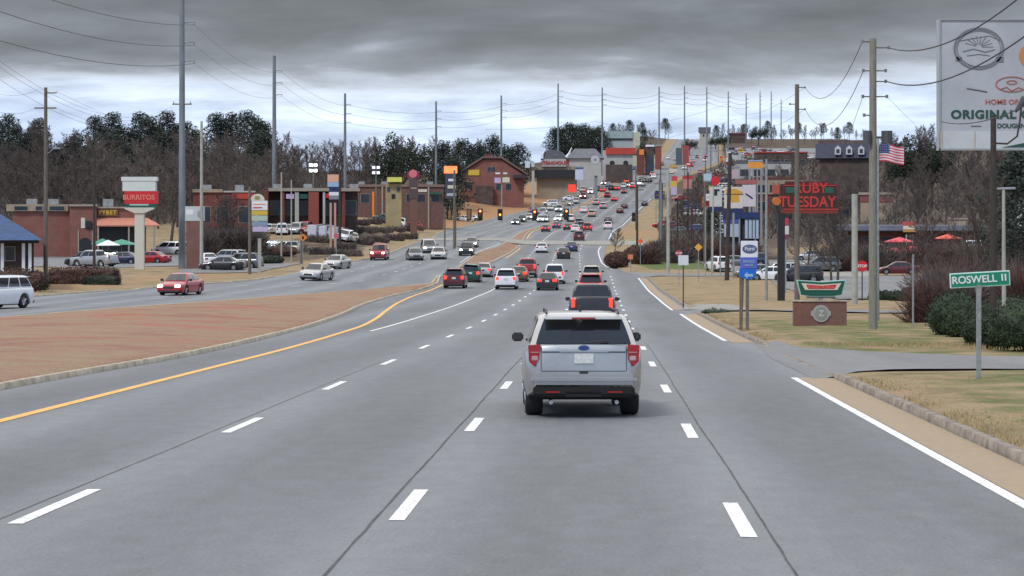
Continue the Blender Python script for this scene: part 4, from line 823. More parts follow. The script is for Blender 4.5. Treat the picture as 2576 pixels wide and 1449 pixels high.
# right hand roadside signs
sign('tan_top_sign','small tan and cream sign left of the white roofed pick up far uphill',1695,640,[('panel',1685,415,1706,422,P('gold',(.5,.33,.1))),('panel',1683,424,1704,432,S_CR)],[(1695,440,.15)])
sign('fast_food_sign','narrow red over yellow roadside sign right of the concrete span pole',1697,420,[('red_panel',1689,443,1704,455,P('rose',(.6,.06,.08))),('yellow_panel',1688,455,1703,470,S_YEL),('pale_panel',1688,470,1703,490,S_PUR)],[(1704,500,.12)],postm=S_BLK)
sign('red_hood_sign','square sign with a red hood over a faded red panel',1730,430,[('red_hood',1717,443,1743,450,P('hood',(.5,.03,.04))),('panel',1719,451,1740,475,P('faded',(.5,.22,.18)))],[(1740,520,.16)],postm=P('maroon_post',(.12,.02,.03)))
o,cv,s=sign('round_red_sign','round red sign just left of the black leaning pole',1796,240,[('pale_box',1770,437,1790,455,P('paleblue_box',(.42,.52,.6))),('crossbar',1770,455,1796,458,S_GRY)],[(1775,520,.05)]); a,z=cv(1799,455); MB().disc((a,z),.5,-.2,.1,n=18).build('red_disc',S_RED,o)
o,cv,s=sign('white_panel_sign','white board with a black flag shaped mark left of the yellow billboard',1800,236,[('board',1785,470,1816,520,P('boardwhite',(.52,.54,.5))),('black_mark',1796,476,1810,481,S_BLK,.02),('black_mark',1796,481,1804,492,S_BLK,.02),('dark_foot',1785,521,1816,532,S_NAV)],[(1790,532,.06),(1812,532,.06)])
o,cv,s=sign('yellow_billboard','cream billboard showing a big mustard yellow shape beside the black pole',1846,232,[('board',1822,470,1868,524,P('cream_board',(.6,.55,.5))),('dark_foot',1822,525,1868,534,S_NAV)],[(1845,534,.1)])
a,z=cv(1846,488); MB().prism([(a-.9,z+.45),(a+.1,z+.6),(a+.95,z+.2),(a+.5,z-.1),(a+.6,z-.8),(a-.2,z-.9),(a-.7,z-.3)],-.2,-.17).build('mustard_shape',P('mustard',(.62,.33,.04)),o); MB().box(a-.9,a+1.0,-.215,-.2,z-.08,z+.02).build('brown_line',S_BRN,o)
o,cv,s=sign('pink_billboard','white and pink billboard with a slanted dark bar right of the yellow one',1884,236,[('board',1868,465,1901,520,P('pinkwhite',(.58,.52,.55)))],[(1874,700,.25)],postm=M_PALEST)
a,z=cv(1884,495); MB().prism([(a-.45,z+.3),(a-.3,z+.38),(a+.45,z-.15),(a+.3,z-.25)],-.2,-.17).build('dark_bar',S_BLK,o)
sign('fascia_sign','long brick pink fascia sign above the white and pink billboard',1878,300,[('fascia',1850,452,1905,463,P('brickpink',(.35,.12,.10)))],[(1860,520,.1),(1900,520,.1)],cat='sign')
sign('orange_top_sign','orange topped roadside sign with two dark posts and a pale frame',1899,330,[('orange_panel',1882,407,1919,423,P('pumpkin',(.75,.30,.05))),('blue_cap',1882,403,1919,406,S_LB)],[(1886,425,.15),(1895,425,.1),(1905,425,.1),(1915,425,.15)],postm=P('greypost',(.25,.26,.28)))
sign('grey_frame_sign','grey framed sign with a pale pink panel between the black pole and the orange top',1850,320,[('header',1838,418,1860,424,S_GRY),('panel',1841,426,1858,450,P('palepink',(.48,.36,.38)))],[(1840,470,.1),(1859,470,.1)])
# ruby coloured neon restaurant sign
o,cv,s=sign('neon_restaurant_sign','big red neon restaurant sign with two words of glowing letters on a black post',2020,150,[],[])
FR=P('dark_red_frame',(.10,.012,.01)); a0,z1=cv(1943,452); a1,z0=cv(2104,535); TH=.5
MB().box(a0+.55,a1,-TH/2,TH/2,z0+.25,z1-.3).build('sign_face',P('maroon_dark',(.055,.018,.014)),o)
NEON=P('neon_red',(.42,.035,.028),emit=.04,ecol=(1,.08,.05)); 
MB().box(cv(1975,0)[0],cv(2085,0)[0],-TH/2-.02,TH/2,z1-.3,z1-.12).build('top_bar',FR,o); m=MB(); m.box(cv(1970,0)[0],a1,-TH/2-.04,-TH/2,z1-.42,z1-.36).box(cv(1970,0)[0],a1+.1,-TH/2-.04,-TH/2,z0+.2,z0+.27); m.build('neon_tube_line',NEON,o)
MB().box(cv(1966,0)[0],a1+.05,-TH/2,TH/2,z0-.05,z0+.18).build('bottom_bar',P('rust_red',(.20,.03,.018)),o)
MB().box(a0,a0+.5,-TH/2,TH/2,z1-1.0,z1-.35,b=.05).build('side_badge',P('badge_red',(.38,.08,.05)),o); MB().disc((a0+.28,z0+.78),.28,-TH/2,TH/2,n=16).build('round_side_badge',P('rust_orange',(.5,.14,.03)),o)
text('neon_lettering','RUBY',.98,NEON,o,(cv(2038,0)[0],-TH/2-.02,cv(0,474)[1]),bold=.02,sx=.95); text('neon_lettering','TUESDAY',1.02,NEON,o,(cv(2030,0)[0],-TH/2-.02,cv(0,509)[1]),bold=.02,sx=.88)
for px in (1988,2084): a,z=cv(px,478); MB().box(a-.35,a+.3,-TH/2-.03,-TH/2,z-.2,z+.18).build('green_lozenge',P('green_lozenge',(.02,.10,.07)),o)
a=cv(1965,0)[0]; MB().box(a-.24,a+.24,-.2,.2,-.6,z0).build('post',S_BLK,o)
# red and white notice signs in the neighbouring lot
sign('pole_notice','narrow red over white notice stack beside the black neon sign post',1975,175,[('red_panel',1968,548,1983,566,P('crimson',(.5,.03,.08))),('white_panel',1968,568,1984,590,P('palew',(.6,.58,.58))),('plum_panel',1968,591,1983,600,P('plum2',(.25,.03,.12)))],[(1976,600,.06)])
# small road signs
def roadsign(label,x,y0,y1,d,w,m,shape='rect',name='road_sign',postm=M_GAL,extra=None):
    b=on(x,d); o=thing(name,label,'road sign',b); s=F/d; z1=topz(y0,d)-b.z; z0=topz(y1,d)-b.z; h=z1-z0; c=(z0+z1)/2
    if shape=='rect': mb=MB().box(-w/2,w/2,-.03,-.01,z0,z1)
    elif shape=='oct': mb=MB().disc((0,c),h/2,-.03,-.01,n=8)
    else: mb=MB().prism([(0,z0),(w/2,c),(0,z1),(-w/2,c)],-.03,-.01)
    mb.build('sign_face',m,o); MB().box(-.035,.035,-.01,.05,-.5,z1-.05).build('post',postm,o)
    if extra: extra(o,c,z0,z1)
    return o
roadsign('square white sign on a thin dark post on the right verge',1719,642,667,134,.62,P('whiteboard',(.62,.64,.66)),postm=M_DWOOD)
roadsign('orange diamond sign on the left verge by the wooden pole',762,588,607,245,1.0,S_ORG,'dia',extra=lambda o,c,a,b_:MB().box(-.12,.12,-.04,-.03,c-.2,c+.15).build('black_symbol',S_BLK,o))
roadsign('orange diamond sign on the green bank right of the junction',1611,600,614,280,.8,P('deep_orange',(.8,.13,.03)),'dia')
roadsign('small orange sign above the dark bush right of the road',1586,640,652,262,.6,P('faded_orange',(.6,.2,.08)),'rect')
roadsign('yellow warning diamond on the right bank between grey poles',1757,612,632,215,.8,P('warn_yellow',(.7,.38,.05)),'dia')
def stopx(o,c,a,b_): text('lettering','STOP',.26,S_W,o,(0,-.035,c),bold=.006)
roadsign('red stop sign left of the tall wooden pole by the car park',2169,655,684,150,.7,S_RED,'oct',name='stop_sign',extra=stopx,postm=S_BLK)
roadsign('dark red stop sign behind the square white sign',1708,628,646,205,.7,P('stopred',(.38,.03,.05)),'oct',name='stop_sign',extra=stopx)
roadsign('pink red round backed sign on the left verge by the black pole',846,586,600,290,.8,P('pinkred',(.5,.12,.16)),'oct',name='road_sign')
roadsign('tall thin marker post in the tan grass at right',2297,640,646,92,.08,M_GAL,'rect',name='marker_post')
# flag
b=on(2209,101); zt=topz(362,101); 
fl=thing('flag','American flag with red and white stripes hanging out from the flagpole','flag',(b.x+.06,101,zt))
s=F/101; FW=62/s; FH=44/s
def flagpatch(u0,u1,v0,v1,m,nm,offy=0):
    n=14; vs=[]
    for i in range(n+1):
        u=u0+(u1-u0)*i/n
        for v in (v0,v1): vs.append((u*FW,offy+.07*math.sin(u*9),-v*FH-u*u*.18+.03*math.sin(u*7)))
    mb=MB().add(vs,[(2*i,2*i+1,2*i+3,2*i+2) for i in range(n)]); vs2=[(x,y+.006,z) for x,y,z in vs]; mb.add(vs2,[(2*i,2*i+1,2*i+3,2*i+2) for i in range(n)]); return mb.build(nm,m,fl,smooth=True,fix=False)
FRD=P('flag_red',(.55,.06,.09)); FWH=P('flag_white',(.7,.62,.66)); FBL=P('flag_blue',(.03,.05,.17))
for k in range(13): flagpatch(0,1,k/13,(k+1)/13,FRD if k%2==0 else FWH,'stripe')
flagpatch(0,.40,0,7/13,FBL,'canton',-.012)
m=MB()
for i in range(5):
    for j in range(4): u=.04+i*.08; v=.06+j*.13; x=u*FW; m.disc((x,-v*FH-u*u*.18+.03*math.sin(u*7)),.015,-.03+.07*math.sin(u*9),-.02+.07*math.sin(u*9),n=5)
m.build('stars',FWH,fl)
# ================================================================== car parks and paved patches
def xy(x,d): return ((x-CX)/F*d,d)
sheet('left_car_park',M_LOT,[(-72,252),(-44,243),(-38,250),(-36,262),(-40,300),(-66,304)],0.06,zf=gzL,cell=2)
sheet('left_forecourt',M_LOT,[(-34.5,226),(-26,228),(-25,262),(-36,262)],0.06,zf=gzL,cell=2)
sheet('right_car_park',M_LOT,[(22.5,152),(60,146),(78,240),(28,243),(24,200)],0.06,zf=gzR,cell=2)
sheet('side_lane',M_CONC,[(30,241),(40,241),(50,330),(43,330)],0.08,zf=gzR,cell=2.5)
sheet('second_driveway',M_LOT,[(10.2,121.8),(14,120),(22,114),(60,104),(60,118),(25,127),(14,130),(10.5,131.5)],0.02,zf=gzD,cell=1.2)
sheet('driveway_apron',M_CONC,[(9.9,131.5),(11.4,130.5),(13.8,129.6),(13.4,137),(11.6,139.5),(10.4,138)],0.03,zf=gzD,cell=1)
sheet('pale_driveway_patch',M_CONC,[(13.6,52.2),(40,50.5),(40,52.5),(14.6,55.5)],0.075,zf=gzR,cell=1)
sheet('junction_concrete',M_CONC,[(-18,384),(xc(376)+1.8,380),(xc(376)+9,378),(xc(406)+9,400),(xc(404)+1.8,401),(-16,402)],0.05,cell=2.5)
sheet('dealership_forecourt',M_LOT,[(24,262),(36,262),(42,300),(25,300)],0.08,zf=gzR,cell=2)
sheet('hilltop_car_park',M_LOT,[(xc(1080)+9,1080),(xc(1080)+60,1080),(xc(1400)+90,1400),(xc(1400)+9,1400)],0.25,cell=15)
# ================================================================== buildings
B_STUC=mat('tan_stucco',(.33,.26,.18),.9,var=.12,scale=.5); B_PALE=mat('pale_wall',(.42,.41,.38),.9,var=.1,scale=.5); B_YEL=mat('yellow_wall',(.34,.28,.15),.9,var=.15,scale=.5); B_GLS=mat('shop_glass',(.03,.04,.05),.12,var=.4,scale=.3); B_BLR=mat('blue_roof_shingles',(.006,.05,.15),.6,var=.35,scale=1.5,stretch=(1,1,4)); B_SAL=mat('salmon_awning',(.50,.20,.13),.8,var=.12); B_GREY=mat('grey_shingles',(.12,.125,.14),.8,var=.25,scale=1.2); B_RED=mat('orange_red_roof',(.45,.05,.03),.6,var=.12,scale=.6); B_BRN=mat('brown_siding',(.085,.062,.052),.9,var=.3,scale=.6); B_MET=mat('green_metal_roof',(.33,.41,.40),.5,.1,var=.12,scale=.4); B_DK=mat('dark_fascia',(.035,.035,.045),.7,var=.3); B_RB=mat('red_brick_far',(.16,.05,.04),.9,var=.25,scale=.8); B_CAP=mat('stone_cap',(.34,.29,.23),.9,var=.12)
def bld(nm,label,x,d,depth,boxes,rz=None,cat='building',group=None):
    """boxes: (part name, x0,y0,x1,y1,material,dy0,dy1) measured on the front plane; y1 None = down to the ground"""
    b=on(x,d); o=thing(nm,label,cat,b,math.atan((CX-x)/F) if rz is None else rz,group); s=F/d; cv=lambda px,py:((px-x)/s,topz(py,d)-b.z)
    for p in boxes:
        n_,x0,y0,x1,y1,m=p[:6]; f0,f1=p[6:8] if len(p)>6 else (0,depth)
        a0,z1=cv(x0,y0); a1=cv(x1,0)[0]; z0=cv(0,y1)[1] if y1 is not None else -1.6
        MB().box(a0,a1,f0,f1,z0,z1).build(n_,m,o)
    return o,cv,s
def gable(o,x0,x1,z0,z1,y0,y1,m,ax='x',ov=.4,nm='roof',th=.18):
    """two sloping slabs; ridge along ax"""
    if ax=='x': ym=(y0+y1)/2; poly=[(y0-ov,z0),(ym,z1),(y1+ov,z0),(y1+ov,z0-th),(ym,z1-th),(y0-ov,z0-th)]; return MB().prism(poly,x0-ov,x1+ov,ax='x').build(nm,m,o)
    xm=(x0+x1)/2; poly=[(x0-ov,z0),(xm,z1),(x1+ov,z0),(x1+ov,z0-th),(xm,z1-th),(x0-ov,z0-th)]; return MB().prism(poly,y0-ov,y1+ov).build(nm,m,o)
def hip(o,x0,x1,y0,y1,z0,z1,m,ins,nm='roof'):
    vs=[(x0,y0,z0),(x1,y0,z0),(x1,y1,z0),(x0,y1,z0),(x0+ins,(y0+y1)/2-.1,z1),(x1-ins,(y0+y1)/2-.1,z1),(x1-ins,(y0+y1)/2+.1,z1),(x0+ins,(y0+y1)/2+.1,z1)]
    return MB().add(vs,[(0,3,2,1),(4,5,6,7),(0,1,5,4),(1,2,6,5),(2,3,7,6),(3,0,4,7)]).build(nm,m,o)
def windows(o,cv,spec,y,nm='window',m=None,frame=None,dep=.08):
    for (x0,y0,x1,y1) in spec:
        a0,z1=cv(x0,y0); a1,z0=cv(x1,y1)
        f=MB().box(a0-.08,a1+.08,y-dep,y+.02,z0-.08,z1+.08).build(nm,frame or B_CAP,o); MB().box(a0,a1,y-dep-.02,y-dep+.01,z0,z1).build('pane',m or B_GLS,f)
        n=max(1,int((a1-a0)/1.1)); mu=MB()
        for k in range(1,n): mu.box(a0+(a1-a0)*k/n-.03,a0+(a1-a0)*k/n+.03,y-dep-.04,y-dep-.02,z0,z1)
        if n>1: mu.build('glazing_bar',B_CAP,f)
# blue roofed building
o,cv,s=bld('blue_roof_building','low building with a dark blue hipped roof and white columns at the left edge',20,168,12,[('wall',-240,612,84,None,B_BRN,.8,11),('fascia',-270,604,96,612,B_DK,-.3,12)])
hip(o,cv(-280,0)[0],cv(104,0)[0],-1.0,13,cv(0,604)[1],cv(0,528)[1],B_BLR,3.6)
for px in (6,58,74): a=cv(px,0)[0]; MB().box(a-.12,a+.12,-.05,.2,-1,cv(0,612)[1]).build('column',S_W,o)
windows(o,cv,[(14,622,36,655)],.8)
# brick restaurant
o,cv,s=bld('brick_restaurant','red brick restaurant with an arched tower doorway and a salmon awning',215,288,16,[('wall',35,532,176,None,M_BRICK,1.5,15),('tower',176,519,242,None,M_BRICK,0,14),('wall',242,524,366,None,M_BRICK,1.2,14),('parapet',20,514,172,531,B_STUC,1.1,15),('cornice',174,514,244,519,B_CAP,-.3,14.3),('coping',242,520,368,524,B_CAP,.9,14.3),('niche_panel',204,548,214,574,S_CR,-.1,0),('sign_panel',246,526,296,544,P('sign_brown',(.16,.075,.02)),1.0,1.2),('awning_shade_panel',242,566,346,None,S_BLK,1.0,1.19),('side_pilaster',196,580,199,None,B_CAP,-.12,0),('side_pilaster',231,580,234,None,B_CAP,-.12,0)])  # black panel on the front wall stands for the shade under the awning
a=cv(214,0)[0]; zt=cv(0,598)[1]; r=.85
MB().prism([(a-r,-1)]+[(a-r*math.cos(PI*i/12),zt-r+r*math.sin(PI*i/12)) for i in range(13)]+[(a+r,-1)],-.05,.02).build('arched_door',S_BLK,o)
a0=cv(243,0)[0]; a1=cv(400,0)[0]; za=cv(0,548)[1]; zb_=cv(0,566)[1]
MB().add([(a0,1.1,za),(a1-1.6,1.1,za),(a1,-1.6,zb_),(a0,-1.6,zb_),(a0,1.1,zb_-.1),(a1-1.6,1.1,zb_-.1),(a1,-1.6,zb_-.18),(a0,-1.6,zb_-.18)],[(0,1,2,3),(7,6,5,4),(3,2,6,7),(0,3,7,4),(1,5,6,2),(0,4,5,1)]).build('awning',B_SAL,o)
for px in (246,322,385): a=cv(px,0)[0]; MB().box(a-.1,a+.1,-1.5,-1.3,-1,zb_-.1).build('awning_post',B_CAP,o)
text('lettering','PYBET',.72,S_YEL,o,(cv(270,0)[0],.98,cv(0,535)[1]),bold=.02,space=1.2)
windows(o,cv,[(40,519,72,529),(92,519,108,529),(126,519,162,529)],1.1,m=B_GLS)
MB().box(cv(222,0)[0]-.4,cv(222,0)[0]+.5,-.3,-.02,cv(0,575)[1],cv(0,556)[1],b=.1).build('wall_lantern',S_BLK,o)
for i,(x,d,c,lb) in enumerate(((258,276,S_GRN,'green market umbrella in front of the brick restaurant porch'),(272,268,S_W,'white market umbrella beside the green one at the brick restaurant'),(306,272,S_GRN,'wide green awning tent by the restaurant porch post'))):
    b=on(x,d); u=thing('patio_umbrella',lb,'umbrella',b); MB().tube([(0,0,-.3),(0,0,2.6)],.04,n=6).build('umbrella_pole',M_GAL,u)
    R_=1.5 if i<2 else 2.2; n=8; vs=[(0,0,2.9)]+[(R_*math.cos(2*PI*k/n),R_*math.sin(2*PI*k/n),2.25) for k in range(n)]+[(0,0,2.8)]+[(R_*math.cos(2*PI*k/n),R_*math.sin(2*PI*k/n),2.2) for k in range(n)]
    MB().add(vs,[(0,1+k,1+(k+1)%n) for k in range(n)]+[(n+1,n+2+(k+1)%n,n+2+k) for k in range(n)]+[(1+k,n+2+k,n+2+(k+1)%n,1+(k+1)%n) for k in range(n)]).build('canopy',c,u)
# low brick shop behind bare bushes
o,cv,s=bld('brick_shop','low red brick shop with pale roof edges behind the brick sign block',570,338,16,[('wall',486,484,640,None,B_RB,0,16),('coping',484,476,560,484,B_STUC,-.3,16.3),('coping',562,480,642,484,B_PALE,-.25,16.2),('fascia',584,486,640,500,B_RED,-.12,0)])
windows(o,cv,[(500,520,530,560),(545,520,575,560),(600,520,632,560)],0)
# strip mall
o,cv,s=bld('strip_mall','long brick strip mall under a pale stone parapet behind the slim poles',790,352,18,[('wall',650,481,900,None,B_BRN,2.2,18),('parapet',676,473,905,481,B_CAP,-.3,18),('pier',664,478,676,None,B_RB,0,18),('pier',706,483,716,None,B_RB,-.1,2.3),('pier',742,483,752,None,B_PALE,-.1,2.3),('pier',776,483,802,None,P('terracotta',(.26,.065,.04)),-.2,2.3),('pier',812,483,818,None,B_PALE,-.1,2.3),('shop_sign',720,488,740,500,S_PUR,.0,2.3),('shop_sign',754,488,774,500,S_DG,.0,2.3),('shop_sign',820,486,836,498,S_RED,.0,2.3),('pier',860,483,868,None,B_RB,-.1,2.3)])
windows(o,cv,[(680,505,704,540),(718,505,740,540),(754,505,774,540),(820,505,856,540),(870,505,896,540)],2.2)
for lb,x,y0,y1,w in (('white van shaped stall row under the strip mall',0,0,0,0),)[:0]: pass
# yellow building and long pink brown building
o,cv,s=bld('long_low_building','long low pink brown building behind the maroon round topped sign',990,475,20,[('wall',876,470,1116,None,mat('pink_brown_brick',(.15,.08,.065),.9,var=.2),0,20),('coping',874,464,1118,470,mat('dusky_coping',(.22,.15,.12),.9),-.3,20.3),('bright_door',936,482,942,None,S_ORG,-.3,-.2),('shop_sign',884,476,906,483,S_DR,-.2,0),('shop_sign',1046,476,1074,483,S_CR,-.2,0),('awning',1080,484,1108,489,S_DG,-1.2,0),('pier',960,470,964,None,B_CAP,-.25,0),('pier',1076,470,1080,None,B_CAP,-.25,0)])
windows(o,cv,[(882,488,902,510),(908,488,930,510),(1022,488,1040,508),(1046,488,1070,508),(1084,490,1106,508)],0)
o,cv,s=bld('yellow_kiosk_building','small yellow building with a lime coloured roof sign',990,432,9,[('wall',970,462,1010,None,B_YEL,0,9),('lime_roof_box',974,446,1011,458,S_LIME,-1.2,4),('roof_neck',980,458,1004,462,B_DK,.2,6),('door',985,488,994,500,S_BLK,-.08,0)])
windows(o,cv,[(974,470,982,482),(998,470,1006,482)],0)
# gabled brick building
o,cv,s=bld('gabled_brick_building','big gabled red brick building with a yellow sign and a central chimney',1240,640,24,[('chimney',1223,386,1237,412,B_RB,6,8.5),('yellow_sign',1178,427,1206,441,S_YEL,-.25,0),('porch',1290,440,1322,448,B_DK,-3,0),('lean_to',1196,468,1240,None,B_BRN,-2.0,-.05)])
windows(o,cv,[(1172,458,1188,474),(1248,462,1262,478),(1272,462,1286,478),(1226,420,1246,432)],0)
a0=cv(1158,0)[0]; a1=cv(1318,0)[0]; ze=cv(0,438)[1]; zp=cv(0,401)[1]; am=cv(1238,0)[0]
MB().prism([(a0,-1.5),(a1,-1.5),(a1,ze),(am+2.5,zp),(am-2.5,zp),(a0,ze)],0,24).build('wall',M_BRICK,o)
MB().prism([(a0-1,ze-.3),(am-2.6,zp+.3),(am+2.6,zp+.3),(a1+1,ze-.3),(a1+1,ze+.25),(am+2.8,zp+.9),(am-2.8,zp+.9),(a0-1,ze+.25)],-.8,24.5).build('roof',mat('brown_roof_edge',(.16,.10,.085),.8),o)
# horned roof building
o,cv,s=bld('horned_roof_building','cream restaurant with a domed grey roof and two white horns',1395,700,18,[('wall',1350,418,1452,None,B_STUC,1,18),('dark_canopy',1346,427,1452,448,S_BLK,-1.5,.9),('wall',1364,400,1424,419,B_PALE,.2,8)])
a=cv(1392,0)[0]; z0=cv(0,402)[1]; z1=cv(0,377)[1]; w=32/s
MB().prism([(a-w,z0)]+[(a-w*math.cos(PI*i/12),z0+(z1-z0)*math.sin(PI*i/12)**.8) for i in range(1,12)]+[(a+w,z0)],.3,9).build('domed_roof',B_GREY,o)
for pts in (((1364,399),(1365,388),(1373,374)),((1424,396),(1432,386),(1438,371))): MB().tube([(cv(px,0)[0],0,cv(0,py)[1]) for px,py in pts],[.45,.35,.12],n=8).build('horn',S_W,o)
for k,t in enumerate('GRILL'): pass
text('lettering','STEAKHOUSE',1.5,P('brick_letter',(.4,.05,.04)),o,(a+.5,.0,cv(0,410)[1]),bold=.05)
# grey roofed and orange roofed buildings
o,cv,s=bld('grey_roof_building','building with a broad dark grey hipped roof between the horns and the orange roof',1472,755,18,[('wall',1432,398,1512,None,B_PALE,0,18)])
hip(o,cv(1424,0)[0],cv(1520,0)[0],-1,19,cv(0,398)[1],cv(0,372)[1],B_GREY,3)
o,cv,s=bld('orange_roof_restaurant','white walled restaurant under a bright orange red roof',1562,800,16,[('wall',1527,388,1592,None,B_PALE,0,16),('side_wing',1516,378,1527,None,P('lilac_wall',(.45,.42,.44)),.6,15),('red_mansard',1524,372,1599,388,B_RED,-1,16.5),('dark_base',1524,414,1590,None,B_BRN,-1.2,-.05)])
for px in (1540,1574): a,z=cv(px,410); MB().prism([(a+.9*math.cos(2*PI*i/12),z+.9*math.sin(2*PI*i/12)) for i in range(12)],-.2,.05).build('round_window',S_BLK,o)
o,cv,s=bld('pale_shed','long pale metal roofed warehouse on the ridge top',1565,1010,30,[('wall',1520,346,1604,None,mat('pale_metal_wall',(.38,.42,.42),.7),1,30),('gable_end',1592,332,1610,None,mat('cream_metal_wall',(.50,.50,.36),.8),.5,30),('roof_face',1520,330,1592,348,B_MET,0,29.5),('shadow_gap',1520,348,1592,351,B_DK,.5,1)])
o,cv,s=bld('brick_shops','cluster of small red and orange shops right of the orange roofed restaurant',1625,880,16,[('wall',1602,374,1622,None,B_RB,0,16),('orange_front',1608,376,1620,390,S_ORG,-.3,0),('wall',1623,368,1645,None,B_BRN,1,16),('white_fascia',1624,364,1646,369,S_W,.6,1),('dark_opening',1626,388,1645,None,B_GLS,.8,1)])
bld('tile_shop','small brick red shop on the ridge right of the shops cluster',1655,960,14,[('wall',1648,368,1664,None,P('rusty',(.25,.06,.04)),0,14),('coping',1647,364,1666,368,B_CAP,-.3,14.3)])
bld('red_sign_shop','dark green and red roadside shop on the far ridge',1722,1040,14,[('wall',1700,372,1716,None,P('slate_green',(.08,.12,.13)),0,14),('wall',1717,366,1733,None,P('redwall',(.35,.06,.05)),-.5,13)])
o,cv,s=bld('square_tower_house','square pale tower house with a dark flat roof on the horizon',1773,1400,14,[('wall',1760,332,1787,None,mat('cream_siding',(.40,.38,.32),.8),0,14),('roof',1757,320,1788,332,B_GREY,-1,15)]); windows(o,cv,[(1768,338,1772,344),(1777,338,1781,344)],0)
bld('brown_ridge_building','brown flat building on the skyline beside the tower house',1855,1500,14,[('wall',1835,338,1878,None,B_BRN,0,14),('coping',1834,334,1879,338,B_RB,-.5,14)])
# right side
o,cv,s=bld('mansard_building','dark mansard roofed building with three white dormer windows on the right hill',2125,540,14,[('wall',2062,396,2185,None,B_BRN,.6,13),('ridge',2058,352,2186,362,mat('brown_shingle',(.11,.085,.085),.85,var=.2),1.6,12)])
a0=cv(2052,0)[0];a1=cv(2190,0)[0]; MB().prism([(-.4,cv(0,398)[1]),(1.6,cv(0,361)[1]),(12,cv(0,361)[1]),(14,cv(0,398)[1])],a0,a1,ax='x').build('mansard_roof',mat('slate_blue_shingle',(.05,.055,.08),.8,var=.2),o)
for px in (2108,2136,2166):
    a=cv(px,0)[0]; zb2=cv(0,389)[1]; zt=cv(0,366)[1]; f=MB().prism([(a-.75,zb2),(a+.75,zb2),(a+.75,zt-.7),(a,zt),(a-.75,zt-.7)],-.9,1.5).build('dormer_window',P('dormer_white',(.55,.56,.58)),o); MB().box(a-.4,a+.4,-.93,-.9,zb2+.3,zt-.9).build('pane',B_GLS,f)
o,cv,s=bld('glass_showroom','car showroom with a navy fascia and pale blue glass front',1865,300,14,[('wall',1820,538,1910,None,B_DK,.5,14),('navy_fascia',1818,534,1912,550,S_NAV,-.2,1),('blue_band',1822,551,1858,561,P('royal',(.06,.09,.35)),-.1,.5),('glass_front',1822,562,1858,596,P('glassblue',(.38,.46,.55),rough=.15),0,.5),('glass_front',1874,552,1908,600,P('glassblue',(.38,.46,.55)),0,.5)])
for px in (1834,1846,1882,1892,1900): MB().box(cv(px,0)[0]-.05,cv(px,0)[0]+.05,-.06,0,cv(0,598)[1],cv(0,552)[1]).build('mullion',B_DK,o)
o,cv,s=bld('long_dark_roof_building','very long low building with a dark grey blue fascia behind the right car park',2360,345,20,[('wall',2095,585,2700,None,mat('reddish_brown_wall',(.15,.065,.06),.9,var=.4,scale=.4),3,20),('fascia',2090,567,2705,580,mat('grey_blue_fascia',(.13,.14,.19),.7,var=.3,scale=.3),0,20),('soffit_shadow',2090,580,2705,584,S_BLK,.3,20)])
windows(o,cv,[(x0,596,x0+26,628) for x0 in range(2120,2560,48)],3,m=B_GLS,frame=mat('rose_frame',(.35,.15,.14),.8))
sign('red_board_sign','red and cream board sign on the roof edge of the long dark roofed building',2287,338,[('top_panel',2270,558,2305,568,P('brickred',(.45,.08,.07))),('pale_panel',2272,568,2302,577,S_CR),('amber_panel',2272,577,2305,584,P('amber_dull',(.42,.24,.08)))],[(2280,590,.1),(2297,590,.1)])
for i,(x,d,w,lb) in enumerate(((2262,300,2.9,'upper pink red fabric canopy in front of the long dark roofed building'),(2250,272,2.4,'wide pink red canopy lowest and left of the group'),(2295,275,3.0,'bright pink red canopy at the centre of the group'),(2385,305,2.7,'orange red canopy standing apart on the right'))):
    b=on(x,d); c=thing('fabric_canopy',lb,'canopy',b); n=8
    top={0:596,1:622,2:618,3:588}[i]; z=topz(top,d)-b.z; 
    MB().tube([(0,0,-.3),(0,0,z)],.06,n=6).build('canopy_pole',M_GAL,c)
    vs=[(0,0,z)]+[(w/2*1.5*math.cos(2*PI*k/n),w/2*math.sin(2*PI*k/n),z-.65) for k in range(n)]; vs2=[(x_,y_,z_-.08) for x_,y_,z_ in vs]
    MB().add(vs+vs2,[(0,1+k,1+(k+1)%n) for k in range(n)]+[(n+1,n+2+(k+1)%n,n+2+k) for k in range(n)]+[(1+k,n+2+k,n+2+(k+1)%n,1+(k+1)%n) for k in range(n)]).build('canopy_cloth',P('canopy_red',(.62,.04,.06)) if i<3 else P('canopy_orange',(.65,.07,.03)),c)
bld('two_storey_tan_house','tan two storey building with a red band behind the stout concrete pole',2200,430,12,[('wall',2165,500,2245,None,B_STUC,0,12),('red_band',2164,490,2246,508,P('bandred',(.22,.07,.06)),-.15,12.2),('roof',2160,484,2250,490,B_CAP,-.4,12.5)])
o,cv,s=bld('pale_gable_house','pale grey house with a dark roof at the right edge',2590,300,12,[('wall',2552,508,2700,None,B_PALE,0,12),('eave_band',2546,562,2700,570,S_W,-2,0)]); gable(o,cv(2546,0)[0],cv(2700,0)[0],cv(0,508)[1],cv(0,486)[1],0,12,B_GREY)
bld('small_roof_booth','small tan booth on the long dark roof near the right lamp post',2408,352,5,[('wall',2388,552,2432,569,B_STUC,0,5),('roof',2386,549,2434,552,B_CAP,-.2,5.2)])
